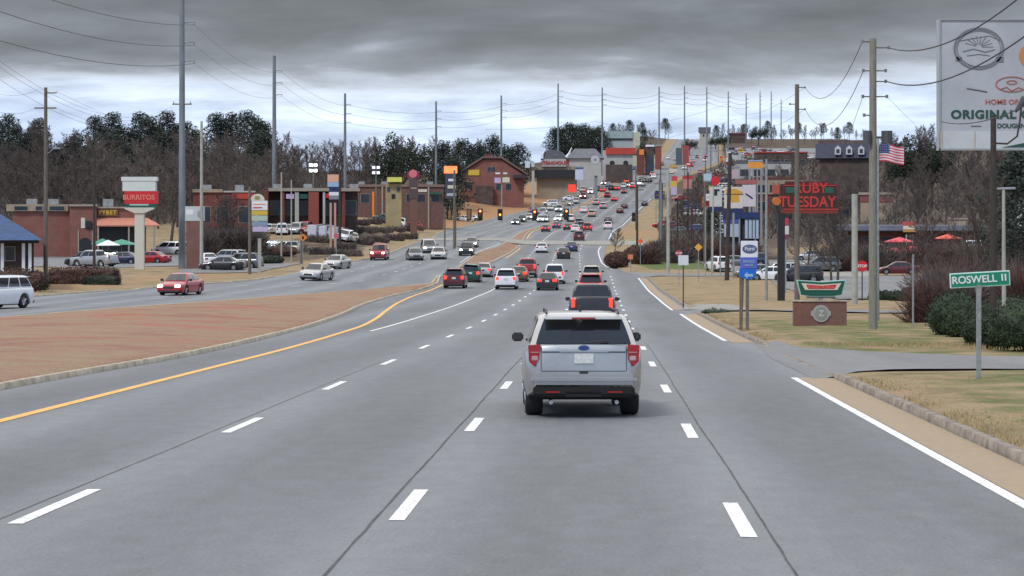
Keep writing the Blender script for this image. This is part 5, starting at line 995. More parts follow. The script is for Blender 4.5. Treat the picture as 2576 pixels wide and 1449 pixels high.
# red board on the right
# ================================================================== parked vehicles
def park(tp,cl,x,d,rz,lb,group=None,lift=.04,**k): 
    p=on(x,d); p.z+=lift+.06; return veh(tp,cl,p,rz,lb,group=group,**k)
for a in (('sedan','navy',309,262,R(78),'navy car parked before the restaurant porch'),('pickup','silver',237,248,R(60),'grey pickup truck parked left, half behind the thin dark pole'),('suv','black',216,250,R(70),'black SUV parked nearest the arched restaurant door'),('sedan','green',274,268,R(80),'very dark green car parked beside the navy one'),('sedan','red',380,266,R(70),'red car parked right behind the flared white pylon'),('van','white',428,300,R(75),'white van parked near the steel transmission pole'),('sedan','white',522,256,R(20),'white car parked right of the pale concrete pole'),('suv','silver',573,262,R(60),'silver SUV parked behind the black cars'),('sedan','black',560,233,R(85),'black car parked nearest the kerb left of the wooden pole'),('suv','grey',606,240,R(80),'dark grey SUV parked against the wooden pole'),('sedan','maroon',592,274,R(40),'dark maroon car parked at the back of the forecourt'),
 ('sedan','pale_blue',682,312,R(80),'light blue car parked behind the multi tenant sign'),('suv','beige',716,306,R(84),'cream coloured SUV parked right of the light blue car'),('sedan','red',1042,470,R(85),'bright red car parked sideways under the maroon round topped sign'),('suv','green',965,450,R(85),'green car parked in front of the yellow building'),('van','white',990,455,R(85),'white box shaped van beside the green parked car'),('sedan','white',1168,560,R(70),'white car parked at the foot of the gabled brick building'),('sedan','silver',1188,565,R(70),'silver car parked beside the white one at the gabled building'),('suv','white',1385,655,R(80),'white SUV parked under the dark canopy of the horned building'),('suv','silver',1588,765,R(75),'silver SUV parked below the orange roofed restaurant'),('sedan','grey',1607,772,R(75),'grey car parked right of the silver SUV below the orange roof'),('suv','black',1625,800,R(75),'black SUV parked below the cluster of small shops'),
 ('suv','black',2010,215,R(82),'black SUV parked behind the winged donut sign'),('sedan','white',1938,222,R(85),'white car parked left of the black neon sign post'),('suv','silver',1962,228,R(80),'silver SUV parked right behind the black neon sign post'),('sedan','grey',1905,232,R(85),'grey car parked behind the blue oval badge sign'),('sedan','navy',2352,163,R(60),'navy car parked at the near edge of the right car park'),('suv','white',1806,262,R(15),'white SUV parked left of the showroom facing the road'),('sedan','grey',1842,276,R(80),'grey car parked before the pale blue glass'),('suv','navy',1886,278,R(80),'navy SUV parked before the right glass panel'),('sedan','maroon',2260,246,R(85),'dark maroon car parked beneath the pink red canopies'),('sedan','silver',2040,300,R(85),'silver car parked beside the pale side lane'),('suv','grey',2065,260,R(85),'dark grey SUV under the round bare tree'),('sedan','white',2200,330,R(85),'white car parked under the long dark roof at its left end'),('sedan','red',2330,325,R(85),'red car parked under the middle of the long dark roof'),('suv','white',2440,330,R(85),'white SUV parked under the right part of the long dark roof')): park(*a)
rnd=random.Random(11)
mix=['white','silver','maroon','grey','white','red','blue','beige','silver','black']
for i in range(46):
    d=1090+300*((i*0.6180)%1); x=CX+F/d*(xc(d)+12+ rnd.random()*38)
    park(rnd.choice(['sedan','suv','van']),mix[i%10],x,d,R(rnd.choice([10,80,95])),'one of the crowded parked cars shining in the hilltop car park',group='crowded parked cars on the hilltop',lift=.2,detail=False)
for i in range(9):
    d=352+i*1.2; park('sedan' if i%2 else 'suv',mix[i],1898-0+0,d,0,'x') if False else None
# low white plant stall row in front of the strip mall
for i,(x,w) in enumerate(((786,22),(812,18),(838,20))):
    b=on(x,330); o=thing('utility_trailer',['white trailer at the left of the trailer row before the strip mall','white trailer in the middle of the trailer row before the strip mall','white trailer at the right of the trailer row before the strip mall'][i],'trailer',b); W_=w/F*330
    MB().box(-W_/2,W_/2,-1,1,.55,2.3,b=.06).build('trailer_body',P('trailer_white',(.6,.6,.66)),o)
    for sx in (-.35,.35): q=MB().tube([(sx*W_,-1.05,.33),(sx*W_,-.8,.33)],.33,n=12).build('wheel',M_TYRE,o)
    MB().box(-W_/2-.5,-W_/2,-.06,.06,.5,.6).build('tow_bar',M_GAL,o)

# frontage clutter on the far right side and in front of the strip mall
rnd=random.Random(5)
for i in range(34):
    d=425+i*17+rnd.uniform(-5,5); u=eR(d)+9+rnd.random()*15; x=CX+F/d*(xc(d)+u)
    park(rnd.choice(['sedan','suv','van','pickup']),mix[(i*3)%10],x,d,R(rnd.choice([5,85,95,60])),'one of the parked cars scattered along the frontage right of the climbing road',group='parked cars along the right frontage',detail=False)
for i in range(12):
    x=672+i*19+rnd.uniform(-4,4); d=338+rnd.uniform(-3,3)
    park(rnd.choice(['sedan','suv']),mix[(i*7)%10],x,d,R(rnd.choice([5,170,95])),'parked car in the row before the strip mall',group='parked cars before the strip mall',detail=False)
cols=[S_RED,S_W,S_NAV,S_ORG,S_CR,S_DG,S_YEL,S_BRN,S_LB,S_DR]
for i in range(20):
    d=440+i*38; u=eR(d)+5+rnd.random()*22; x=CX+F/d*(xc(d)+u); s_=F/d; b=on(x,d); h=rnd.uniform(4.5,9.5); w=rnd.uniform(1.2,2.6)
    o=thing('roadside_sign','small coloured shop sign on posts in the crowded frontage right of the climbing road','sign',b,0,'shop signs crowding the right frontage')
    MB().box(-w/2,w/2,-.2,.2,h-1.5,h,b=.03).build('sign_box',cols[i%10],o); q=MB().box(-w*.4,w*.4,-.23,-.2,h-.9,h-.4).build('name_band',cols[(i*3+1)%10],o)
    if i%2: MB().box(-w/2,w/2,-.18,.18,h-2.5,h-1.6,b=.03).build('lower_box',cols[(i*7+2)%10],o)
    for sx in ((-.35,.35) if i%3 else (0,)): MB().box(sx*w-.09,sx*w+.09,-.09,.09,-.5,h-1.5).build('post',M_GAL,o)
for i in range(13):
    d=300+i*60; u=eR(d)+4+ (i%3)*5; x=CX+F/d*(xc(d)+u); b=on(x,d); h=10.5+(i%4)
    o=thing('utility_pole','thin wooden utility pole standing along the right edge of the climbing road','utility pole',b,0,'utility poles along the right of the climbing road')
    MB().tube([(0,0,-.5),(0,0,h)],[.17,.12],n=8).build('pole_shaft',M_WOOD if i%2 else M_DWOOD,o); MB().box(-.9,.9,-.06,.06,h-.8,h-.68).build('crossarm',M_WOOD,o)
for i,(u,d,w,h,mm,rm,lb) in enumerate(((46,470,16,4.5,B_BRN,B_DK,'low brown shop with a dark flat roof, nearest on the right slope'),(40,580,18,5,B_RB,B_CAP,'low brick shop with a pale coping on the right slope'),(44,690,16,5,B_STUC,B_RB,'tan shop with a red edge halfway up the right slope'),(38,820,20,5.5,B_PALE,B_GREY,'pale shop with a grey edge high on the right slope'),(40,960,22,6,B_BRN,B_RED,'brown shop with an orange red edge near the top of the right slope'))):
    X=xc(d)+u; b=Vector((X,d,G(X,d))); o=thing('roadside_shop',lb,'building',b)
    MB().box(-w/2,w/2,0,12,-1.5,h).build('wall',mm,o); MB().box(-w/2-.3,w/2+.3,-.3,12.3,h,h+.5).build('coping',rm,o)
    for k in range(4):
        x0=-w/2+w*(k+.2)/4; f=MB().box(x0-.1,x0+w*.15+.1,-.1,.02,.6,3.2).build('window',B_CAP,o); MB().box(x0,x0+w*.15,-.13,-.09,.7,3.1).build('pane',B_GLS,f)

for x,d,yt,lb in ((788,420,414,'tall floodlight mast with four bright lamps in front of the left wood'),(946,440,420,'tall floodlight mast with dimmer lamps right of the bright one')):
    b=on(x,d); s_=F/d; zt=topz(yt,d)-b.z; o=thing('floodlight_mast',lb,'street lamp',b); MB().tube([(0,0,-.4),(0,0,zt)],[.14,.08],n=8).build('mast',M_STEEL,o)
    LM=mat('floodlight_glow',(.9,.95,.85),.3,emit=3.5,ecol=(.9,1,.8)) if x<800 else mat('floodlight_dim',(.7,.7,.75),.3,emit=.6,ecol=(.9,.9,1))
    for dx in (-.45,.45):
        for dz in (-.1,-1.15): q=MB().box(dx-.36,dx+.36,-.25,.1,zt+dz-.32,zt+dz+.32,b=.05).build('lamp_head',M_GAL,o); MB().box(dx-.3,dx+.3,-.28,-.25,zt+dz-.26,zt+dz+.26).build('lens',LM,q)
    MB().box(-.8,.8,-.05,.05,zt-.66,zt-.6).build('bracket',M_STEEL,o)

rnd=random.Random(21)
for i in range(26):
    d=560+i*9.5; lane=(-18.5,-21.8,-25)[i%3]
    if any(abs(d-q_)<7 for q_ in (575,590,600,640,655,670,690)): continue
    x=CX+F/d*(xc(d)+lane); traffic(rnd.choice(['sedan','suv','sedan','pickup']),mix[(i*3)%10],x,d,'one of the oncoming cars crowding the climbing road beyond the signals',False,head=i%3==0,group='oncoming cars crowding the hill')
for i in range(12):
    d=470+i*24; lane=(-11.4,-7.6)[i%2]
    x=CX+F/d*(xc(d)+lane); traffic(rnd.choice(['sedan','suv']),mix[(i*7+2)%10],x,d,'one of the cars queueing uphill beyond the signals with red brake lamps',True,tail=True,group='cars queueing uphill beyond the signals')
for i in range(16):
    d=820+i*26; x=CX+F/d*(xc(d)+(-19,-23,-8,-3)[i%4]); traffic('suv' if i%3 else 'sedan',mix[(i*3+1)%10],x,d,'one of the tiny far cars near the top of the climbing road',i%4>1,tail=i%4>1,group='far cars near the top of the road')

UN=mat('roof_unit_metal',(.30,.31,.31),.6,.2,var=.2)
for nm,hs in (('brick_restaurant',((-7,7),(-4.2,9),(3,8))),('brick_shop',((-3,6),(2,8))),('strip_mall',((-6,9),(-1,8),(3.5,10),(6.5,8))),('long_low_building',((-7,8),(-2,9),(4,8),(8,10))),('gabled_brick_building',()),('horned_roof_building',())):
    o=bpy.data.objects[nm]; zt=max((Vector(c)+ch.location).z for ch in o.children if ch.name.startswith(('wall','parapet','coping')) for c in ch.bound_box)
    for x,y in hs: MB().box(x-.7,x+.7,y-.6,y+.6,zt-.3,zt+.75,b=.05).build('roof_unit',UN,o)
# ================================================================== trees, bushes, grass
M_BARK=mat('grey_brown_bark',(.085,.068,.056),.95,var=.3,scale=3,stretch=(3,3,.5)); M_TWIG=mat('bare_twigs',(.105,.083,.073),.95,var=.35,scale=.35); M_TWIG2=mat('reddish_twigs',(.10,.055,.046),.95,var=.35,scale=.8); M_TWIG3=mat('pale_twigs',(.145,.118,.10),.95,var=.35,scale=.35)
M_PINE=mat('pine_needles',(.018,.028,.022),.9,col2=(.05,.066,.045),scale=.5,thr=(.3,.7)); M_EVG=mat('evergreen_leaves',(.011,.021,.012),.85,col2=(.038,.052,.026),scale=.9,thr=(.3,.7)); M_BOX=mat('boxwood_leaves',(.007,.016,.006),.7,col2=(.03,.055,.016),scale=1.6,thr=(.3,.7)); M_BRNLEAF=mat('brown_hedge_leaves',(.06,.03,.022),.8,col2=(.11,.06,.04),scale=1.2); M_DRY=mat('dry_grass_blades',(.30,.22,.10),.9,col2=(.44,.33,.17),scale=3); M_GREENG=mat('green_grass_blades',(.08,.12,.03),.9,col2=(.2,.22,.08),scale=2)
def bare(seed,H=16,spread=.9,twig=.035,n1=15,upright=.5):
    rg=random.Random(seed); tr=MB(); tw=MB()
    def rib(a,b,w):
        d=(b-a).normalized(); s=d.cross(Vector((rg.uniform(-1,1),rg.uniform(-1,1),rg.uniform(-1,1)))).normalized()*w
        tw.add([a-s,a+s,b+s*.3,b-s*.3],[(0,1,2,3)])
    P_=[Vector((0,0,-.5))]; d=Vector((rg.uniform(-.05,.05),rg.uniform(-.05,.05),1)); z=0
    for i in range(8):
        P_.append(P_[-1]+d*(H*.8/8)); d=(d+Vector((rg.uniform(-.12,.12),rg.uniform(-.12,.12),0))).normalized()
    r0=H*.016; tr.tube(P_,[r0*(1-.85*i/8) for i in range(9)],n=7)
    def at(t): k=min(7,int(t*8)); return P_[k].lerp(P_[k+1],t*8-k)
    for i in range(n1):
        t=.25+.75*(i+rg.random()*.6)/n1; a=at(min(.999,t)); az=i*2.4+rg.uniform(-.5,.5); L=H*(.34-.2*t)*spread*rg.uniform(.8,1.2)+.8
        dr=Vector((math.cos(az)*(1-upright*t*.6),math.sin(az)*(1-upright*t*.6),upright+.5*t)).normalized(); Q=[a]
        for k in range(4): Q.append(Q[-1]+dr*L/4); dr=(dr+Vector((rg.uniform(-.2,.2),rg.uniform(-.2,.2),rg.uniform(0,.22)))).normalized()
        rr=r0*(1-.7*t)*.42; tr.tube(Q,[rr,rr*.8,rr*.6,rr*.4,rr*.2],n=4,cap=False)
        for k in range(9):
            u=.2+.8*k/9; q=int(u*4); b=Q[min(3,q)].lerp(Q[min(4,q+1)],u*4-q if q<4 else 1)
            v=(Q[min(4,q+1)]-Q[min(3,q)]).normalized(); d2=(v*.6+Vector((rg.uniform(-1,1),rg.uniform(-1,1),rg.uniform(-.2,1)))*.75).normalized(); l=L*.42*(1.1-.5*u); e=b+d2*l; rib(b,e,twig*1.3)
            for m in range(8):
                w=.15+.85*m/8; c=b.lerp(e,w); d3=(d2*.6+Vector((rg.uniform(-1,1),rg.uniform(-1,1),rg.uniform(-.3,1)))*.8).normalized(); f=c+d3*l*.5*(1.1-.5*w); rib(c,f,twig*.8)
                for s in range(3): g=c.lerp(f,rg.uniform(.3,1)); rib(g,g+(d3*.5+Vector((rg.uniform(-1,1),rg.uniform(-1,1),rg.uniform(-.3,1)))*.9).normalized()*l*.26,twig*.6)
    return tr.mesh('trunk',M_BARK,True,fix=False),tw
BT=[bare(s,H,sp,.04,n,up) for s,H,sp,n,up in ((1,17,1.0,15,.5),(2,19,.85,17,.75),(3,15,1.15,14,.4),(4,18,.95,16,.6),(5,13,1.1,12,.5))]
BARE=[(a,[b.mesh('bare_crown',m,fix=False) for m in (M_TWIG,M_TWIG3)]) for a,b in BT]
def cards(mb,c,rx,ry,rz,n,sz,rg,shell=.55,flat=.4):
    for _ in range(n):
        v=Vector((rg.gauss(0,1),rg.gauss(0,1),rg.gauss(0,1))).normalized()*(shell+(1-shell)*rg.random())
        p=Vector((c[0]+v.x*rx,c[1]+v.y*ry,c[2]+v.z*rz)); a=Vector((rg.uniform(-1,1),rg.uniform(-1,1),rg.uniform(-flat,flat))).normalized(); b=a.cross(Vector((rg.uniform(-1,1),rg.uniform(-1,1),rg.uniform(-1,1)))).normalized(); s=sz*rg.uniform(.6,1.4)
        mb.add([p-a*s,p+b*s*.6,p+a*s,p-b*s*.6],[(0,1,2,3)])
def pine(seed,H=20,r=3.6,base=.45,n=34,round_=False):
    rg=random.Random(seed); tr=MB().tube([(0,0,-.5),(rg.uniform(-.2,.2),0,H*.5),(0,0,H*.96)],[H*.016,H*.012,.05],n=7); cr=MB()
    for i in range(n):
        t=i/n; z=H*(base+(1-base)*t)
        R_=r*(math.sin(PI*min(1,.15+.85*t)**.8)*.85+.15) if round_ else r*(1-t)**.6*(.75+.4*rg.random())
        az=i*2.4; q=R_*rg.uniform(.35,1); cards(cr,(q*math.cos(az),q*math.sin(az),z),r*.42,r*.42,r*.30,95,.27,rg)
        if i%2: tr.tube([(0,0,z-.6),(q*math.cos(az),q*math.sin(az),z)],[.09,.03],n=4,cap=False)
    return tr.mesh('trunk',M_BARK,True,fix=False),cr.mesh('needle_crown',M_PINE,fix=False)
PINE=[pine(11,19,4.6,.42,36,True),pine(12,21,4.8,.52,34,True),pine(13,17,5.2,.25,46,True),pine(14,14,5.2,.08,50,True)]
def oakish(seed,H,r):
    rg=random.Random(seed); tr=MB().tube([(0,0,-.5),(0,0,H*.35),(.3,0,H*.7)],[.45,.35,.15],n=8); cr=MB()
    for i in range(64):
        v=Vector((rg.gauss(0,1),rg.gauss(0,1),abs(rg.gauss(0,1))*.9-.15)).normalized()*rg.uniform(.45,.95); p=(v.x*r,v.y*r*.8,H*.5+v.z*H*.5)
        cards(cr,p,r*.23,r*.23,r*.17,95,.26,rg)
    for i in range(9): az=i*.7; tr.tube([(0,0,H*.3),(r*.45*math.cos(az),r*.45*math.sin(az),H*.58),(r*.75*math.cos(az),r*.7*math.sin(az),H*.75)],[.2,.12,.04],n=5,cap=False)
    return tr.mesh('trunk',M_BARK,True,fix=False),cr.mesh('leafy_crown',M_EVG,fix=False)
OAK=oakish(21,17,9)
def tree(kind,x,d,label,group=None,sc=1.0,var=0,rz=0.0,nm=None,tint=0):
    p=on(x,d)
    a,c={'bare':lambda:(BARE[var][0],BARE[var][1][tint]),'pine':lambda:PINE[var],'oak':lambda:OAK}[kind]()
    o=thing(nm or {'bare':'bare_tree','pine':'pine_tree','oak':'evergreen_tree'}[kind],label,'tree',p,rz,group); o.scale=(sc,)*3 if not isinstance(sc,tuple) else sc
    for n_,me in (('trunk',a),('crown',c)): q=bpy.data.objects.new(n_,me); C.objects.link(q); q.parent=o
    return o
rg=random.Random(77)
def clear(X,Y,side):
    u=X-xc(Y)
    return (u<eL(Y)-24) if side<0 else (u>eR(Y)+22)
# left wooded slope, in rows from the shops back to the ridge
LB='bare brown grey tree in the dense wood behind the left hand shops'; LG='bare trees of the left wood'
cnt=0
for d in (326,350,382,420,470,530,600,680,770,850):
    x=-70+rg.random()*60
    while x<1575 and cnt<225:
        X=(x-CX)/F*d
        lim=(-14-d*.06) if d<400 else xc(d)+eL(d)-(26 if d<620 else 32)
        blk=(d<345 and (200<x<470 or 480<x<645)) or (d<375 and 640<x<905) or (d<500 and 870<x<1120) or (d<680 and 1150<x<1330) or (d<330 and x<200) or (d<730 and 1335<x<1460) or (d<790 and 1460<x<1520) or (x>1515)
        if X<lim and not blk:
            tree('bare',x,d+rg.uniform(-10,10),LB,LG,rg.uniform(.74,1.06)*(1.0 if d<700 else .9),rg.randrange(5),rg.random()*6,tint=rg.random()<.35); cnt+=1
        x+=F/d*rg.uniform(4.2,7.6)*(1 if d<700 else .85)
# pines on the skyline and in the wood
PG='pine trees on the left ridge'; PL='dark green pine standing above the bare wood on the left ridge'
for x,d,v,s in ((-10,700,0,.95),(22,720,1,.95),(40,690,0,.9),(85,760,2,.85),(96,740,0,.95),(240,820,1,1.05),(262,830,2,1.1),(285,815,1,1.1),(300,840,0,1.0),(335,820,2,1.0),(352,840,1,1.15),(375,830,0,1.15),(396,845,2,1.15),(420,830,1,1.15),(440,850,0,1.05),(470,850,1,1.0),(492,860,0,.95),(545,845,1,1.15),(562,850,0,1.15),(585,870,1,1.2),(622,850,1,1.2),(648,840,0,1.15),(664,850,2,1.2),(1395,980,2,.9),(1412,985,3,1.1),(1432,1000,2,1.0),(1450,1000,3,1.15),(1470,990,2,1.0),(1490,1000,3,1.1),(1508,1010,2,.95)):
    tree('pine',x,d,PL,PG,s,v,x*.7)
EG='evergreens massed inside the left wood'; EL='dark evergreen tree massed among the bare trees of the left wood'
for x,d,v,s in ((20,600,3,1.0),(70,610,2,1.0),(150,560,3,1.05),(190,575,2,1.0),(235,560,3,1.1),(280,570,2,1.05),(325,560,3,1.1),(370,575,3,1.0),(415,560,2,1.1),(455,545,3,1.1),(660,620,2,1.1),(640,640,3,1.0),(1115,610,2,1.0),(1140,600,3,.95),(1165,690,2,.95),(1200,700,3,1.05),(1240,710,2,1.0),(1275,705,3,1.05),(1305,700,2,.95),(1125,560,3,.8)):
    tree('pine',x,d,EL,EG,s,v,x*.3)
tree('oak',1008,560,'big rounded evergreen tree crowning the ridge at the centre left',None,(1.0,1.0,1.25),nm='evergreen_tree')
for x,d,s,lb in ((1560,1020,(.75,.75,.5),'dark rounded tree rising behind the pale warehouse roof'),(1628,1000,(.7,.7,.72),'dark rounded tree right of the pale warehouse'),(1735,1250,(.6,.6,.6),'small dark tree just left of the square tower house'),(1800,1350,(.6,.6,.6),'small dark tree just right of the square tower house'),(1822,1360,(.6,.6,.65),'dark tree second to the right of the tower house'),(1908,1450,(.8,.8,.8),'rounded dark tree on the far ridge above the car park'),(2310,470,(.85,.85,1.0),'tall dark evergreen just left of the billboard'),(2345,475,(.6,.6,.95),'narrow dark evergreen touching the billboard edge'),(2250,1300,(.5,.5,.5),'low dark far tree behind the flag')):
    tree('oak',x,d,lb,None,s)
# ridge line trees near the horizon road
RG='hazy trees along the far horizon'; RL='small hazy tree on the far horizon beyond the hilltop road'
for i in range(64):
    d=1080+(i*0.618%1)*650; x=(1470+i*13 if i<40 else 1560+(i-40)*24)+rg.uniform(-8,8)
    if -32<(x-CX)/F*d-xc(d)<9 or ((x-CX)/F*d-xc(d)>0 and d<1440 and (x-CX)/F*d-xc(d)<60): continue
    tree('bare' if i%3 else 'pine',x,d,RL if i%3 else 'small dark pine on the far horizon beyond the hilltop road',RG if i%3 else 'dark pines along the far horizon',rg.uniform(.55,.8),i%4,i,tint=0)
for i in range(30):
    x=1800+i*17+rg.uniform(-6,6); d=1480+(i*0.618%1)*200
    if 2185<x<2215: continue
    tree('bare' if i%4 else 'pine',x,d,RL if i%4 else 'small dark pine on the far horizon beyond the hilltop road',RG if i%4 else 'dark pines along the far horizon',rg.uniform(.5,.75),i%4,i)
# right hand wood
WB='bare grey brown tree in the wood on the right hand slope'; WG='bare trees of the right wood'
cnt2=0
for d in (366,392,425,470,530,610,720,840):
    x=(2070 if d<400 else 1640)+rg.random()*60
    while x<2640 and cnt2<125:
        X=(x-CX)/F*d
        if X-xc(d)>(17 if d>440 else 26) and not(d<560 and 2040<x<2195) and not (d<440 and 2150<x<2250) and not(d>560 and 2190<x<2300 and x%2<1):
            tree('bare',x,d+rg.uniform(-5,5),WB,WG,rg.uniform(.55,.85)*((1.15 if d>450 else 1) if x>2190 else .72),rg.randrange(5),rg.random()*6,tint=rg.random()<.35); cnt2+=1
        x+=F/d*rg.uniform(3.6,6.5)
for i in range(11): tree('bare',2035+i*17,462+(i*37)%60,WB,WG,.42+.06*(i%3),i%5,i*1.3,tint=i%2)
for x,d,v,s,lb in ((2556,230,2,.75,'dense dark evergreen at the right edge below the billboard'),(2590,250,3,1.0,'tall dense evergreen cut by the right edge'),(1790,420,3,.4,'small dark evergreen below the red board signs')): tree('pine',x,d,lb,None,s,v)
for x,d,v,s,lb in ((2032,225,2,.62,'round crowned bare tree right of the black neon sign post'),(2090,205,0,.5,'dark trunked bare tree left of the pale side lane'),(2108,190,1,.48,'dark trunked bare tree beside the stout concrete pole'),(2325,150,4,.5,'small pale bare tree behind the navy parked car'),(2440,140,3,.55,'bare tree right behind the green street sign'),(205,300,1,.8,'forked bare tree beside the restaurant tower'),(590,300,2,.62,'spreading bare tree behind the silver parked SUV'),(545,296,4,.7,'bare tree behind the white parked car'),(1545,330,4,.35,'low bare tree on the right bank by the junction'),(430,318,3,.9,'bare tree just left of the tallest steel pole'),(1730,420,4,.55,'bare tree on the bank above the orange diamond')): tree('bare',x,d,lb,None,s,v,x)
# bushes ------------------------------------------------------------
def bush(label,x,d,rx,ry,rz,m,n=2600,sz=.06,seed=0,nm='shrub',group=None,lump=5,boxy=False):
    rg=random.Random(seed or int(x)); p=on(x,d); mb=MB()
    bm=bmesh.new(); bmesh.ops.create_icosphere(bm,subdivisions=4,radius=1)
    for v in bm.verts:
        q=v.co.copy()
        if boxy: mx=max(abs(q.x),abs(q.y),abs(q.z)); q=q.lerp(q/mx,.62)
        k=1+.16*noise.noise(q*2.1+Vector((seed,x*.1,0)))+.07*noise.noise(q*6+Vector((x,0,0)))
        v.co=Vector((q.x*rx*k*.93,q.y*ry*k*.93,rz+q.z*rz*k*.95))
    bm.verts.index_update(); core=[v.co.copy() for v in bm.verts]; nor=[v.normal.copy() for v in bm.verts]; mb.add(core,[[v.index for v in f.verts] for f in bm.faces]); bm.free()
    for _ in range(n):
        i=rg.randrange(len(core)); c=core[i]+(nor[i] if False else (core[i]-Vector((0,0,rz))).normalized())*rg.uniform(-.02,.09)*min(rx,2)+Vector((rg.gauss(0,.06),rg.gauss(0,.06),rg.gauss(0,.06)))*min(rx,1.5)
        a=Vector((rg.uniform(-1,1),rg.uniform(-1,1),rg.uniform(-1,1))).normalized(); b=a.cross(Vector((rg.uniform(-1,1),rg.uniform(-1,1),rg.uniform(-1,1)))).normalized(); s=sz*rg.uniform(.6,1.4)
        mb.add([c-a*s,c+b*s*.6,c+a*s,c-b*s*.6],[(0,1,2,3)])
    o=mb.build(nm,m,fix=False,loc=p); return tag(o,label,'bush',group)
for a in (('clipped dark green shrub tall at the left end of the right hand bushes',2400,80,.95,1.0,.85),('clipped dark green shrub behind the street sign post, second from the left',2432,77,.8,.8,.62),('low dark clipped shrub directly behind the street sign post',2478,72,.72,.7,.48),('broad dark clipped shrub right of the street sign post',2515,70,.75,.8,.55),('large dark clipped shrub cut by the right edge',2572,68,1.0,.9,.75),('light green topped clipped shrub behind the leaning lamp post',2535,82,1.3,1.0,.75)):
    bush(a[0],a[1],a[2],a[3],a[4],a[5],M_BOX,n=5200,sz=.035)
h=bush('long brown and dark green clipped hedge beside the far left lanes',210,186,3.1,.9,.72,M_BRNLEAF,n=5000,sz=.07,boxy=True,nm='hedge')
bush('low dark green hedge piece at the foot of the brown hedge',255,182,1.5,.6,.42,M_EVG,n=1800,sz=.06,boxy=True,nm='hedge')
bush('brown shrub below the blue roofed building at the left edge',40,160,2.2,1.0,.85,M_BRNLEAF,n=3600,sz=.07)
bush('dark shrub at the foot of the wooden lamp pole, far left',92,165,1.0,.8,.75,M_EVG,n=1800,sz=.06)
for i,(x,d,r,z) in enumerate(((706,292,2.2,.8),(680,262,1.6,.6))): bush(['dark brown shrub bed around the slim pale metal pole','olive shrub mound between the multi tenant sign and pale pole'][i],x,d,r,1.2,z,[M_BRNLEAF,M_EVG][i],n=1600,sz=.08)
def twigbush(label,x,d,r,h,m,seed,n=900,group=None,nm='bare_shrub'):
    rg=random.Random(seed); mb=MB()
    for _ in range(n):
        az=rg.random()*2*PI; q=rg.random()**.5*r*.6; b=Vector((q*math.cos(az),q*math.sin(az),0 if rg.random()<.3 else rg.random()*h*.6)); dr=Vector((math.cos(az)*.5+rg.uniform(-.5,.5),math.sin(az)*.5+rg.uniform(-.5,.5),rg.uniform(.3,1.3))).normalized(); e=b+dr*h*rg.uniform(.3,.6); s=dr.cross(Vector((rg.uniform(-1,1),rg.uniform(-1,1),.1))).normalized()*.02*max(1,d/110)
        mb.add([b-s,b+s,e+s*.4,e-s*.4],[(0,1,2,3)])
    o=mb.build(nm,m,fix=False,loc=on(x,d)); return tag(o,label,'bush',group)
for i in range(16):
    twigbush('reddish bare shrub in the thicket behind the clipped green bushes',2350+i*16,98+(i*7)%26,1.7,2.3+(i%4)*.3,M_TWIG if i%3 else M_TWIG2,i+1,1100,'reddish bare shrubs behind the clipped bushes')
for i in range(20):
    dd=292+i*9; twigbush('low brown bare shrub on the scrubby bank left of the far lanes',CX+F/dd*(xc(dd)+eL(dd)-3.5-(i*5)%11),dd,2.8,1.2,M_TWIG if i%2 else M_TWIG3,i+40,700,'brown bare shrubs on the left bank')
for i in range(16):
    twigbush('brown bare shrub on the right bank beyond the junction mouth',1625+i*17,285+(i*13)%60,2.8,2.6,M_TWIG if i%2 else M_TWIG2,i+80,900,'brown bare shrubs on the right bank')
for i in range(12):
    twigbush('tangled bare shrub in front of the brick shop by the left forecourt',515+i*11,285+(i*7)%22,2.2,3.8,M_TWIG,i+120,1300,'tangled bare shrubs before the brick shop')
for i in range(14):
    twigbush('dense bare shrub at the back of the right hand car park',2110+i*34,262+(i*11)%30,3.4,3.2,M_TWIG if i%2 else M_TWIG2,i+160,1200,'bare shrubs behind the right car park')
# brown wicker like mound beside the junction mouth
bush('large dark brown mounded bush at the kerb of the side street mouth',1552,274,1.5,1.3,1.0,M_BRNLEAF,n=2600,sz=.1)
bush('dark brown spreading bush behind the mounded one at the side street',1600,300,1.7,1.3,1.05,M_BRNLEAF,n=2000,sz=.11)
for i in range(5): bush('small dark evergreen tuft in the row edging the right car park',2205+i*26,152-i*1.0,.6,.5,.42,M_EVG,n=700,sz=.06,seed=i+3,group='evergreen tufts edging the right car park')
bush('small green clump in the tan grass near the blue badge sign',1800,119,.75,.5,.16,M_BOX,n=900,sz=.04)
# undergrowth of the woods and grass blades
def scatter(name,m,n,fn,h,w,seed,lean=.4):
    rg=random.Random(seed); mb=MB()
    k=0
    while k<n:
        r=fn(rg)
        if r is None: continue
        X,Y,hh=r; z=G(X,Y)+.08; a=rg.random()*PI; s=Vector((math.cos(a),math.sin(a),0))*w*max(1,Y/60); t=Vector((rg.uniform(-lean,lean),rg.uniform(-lean,lean),1))*h*hh*rg.uniform(.5,1.3)
        mb.add([Vector((X,Y,z))-s,Vector((X,Y,z))+s,Vector((X,Y,z))+t],[(0,1,2)]); k+=1
    o=mb.build(name,m,fix=False); o['kind']='stuff'; return o
def fr_(rg):
    Y=24+rg.random()**1.6*130; v=.25+rg.random()**1.3*20; X=xc(Y)+eR(Y)+v
    if (49<Y<76 and v>0 and X<70 and Y<62+ (12-min(12,v))*.9) or 119<Y<134 or (X>21 and Y>100): return None
    if noise.noise(Vector((X*.4,Y*.25,5)))<-.12: return None
    return X,Y,1
tag(scatter('dry_grass',M_DRY,60000,fr_,.10,.012,5),'dry tan grass blades on the right verge','grass')
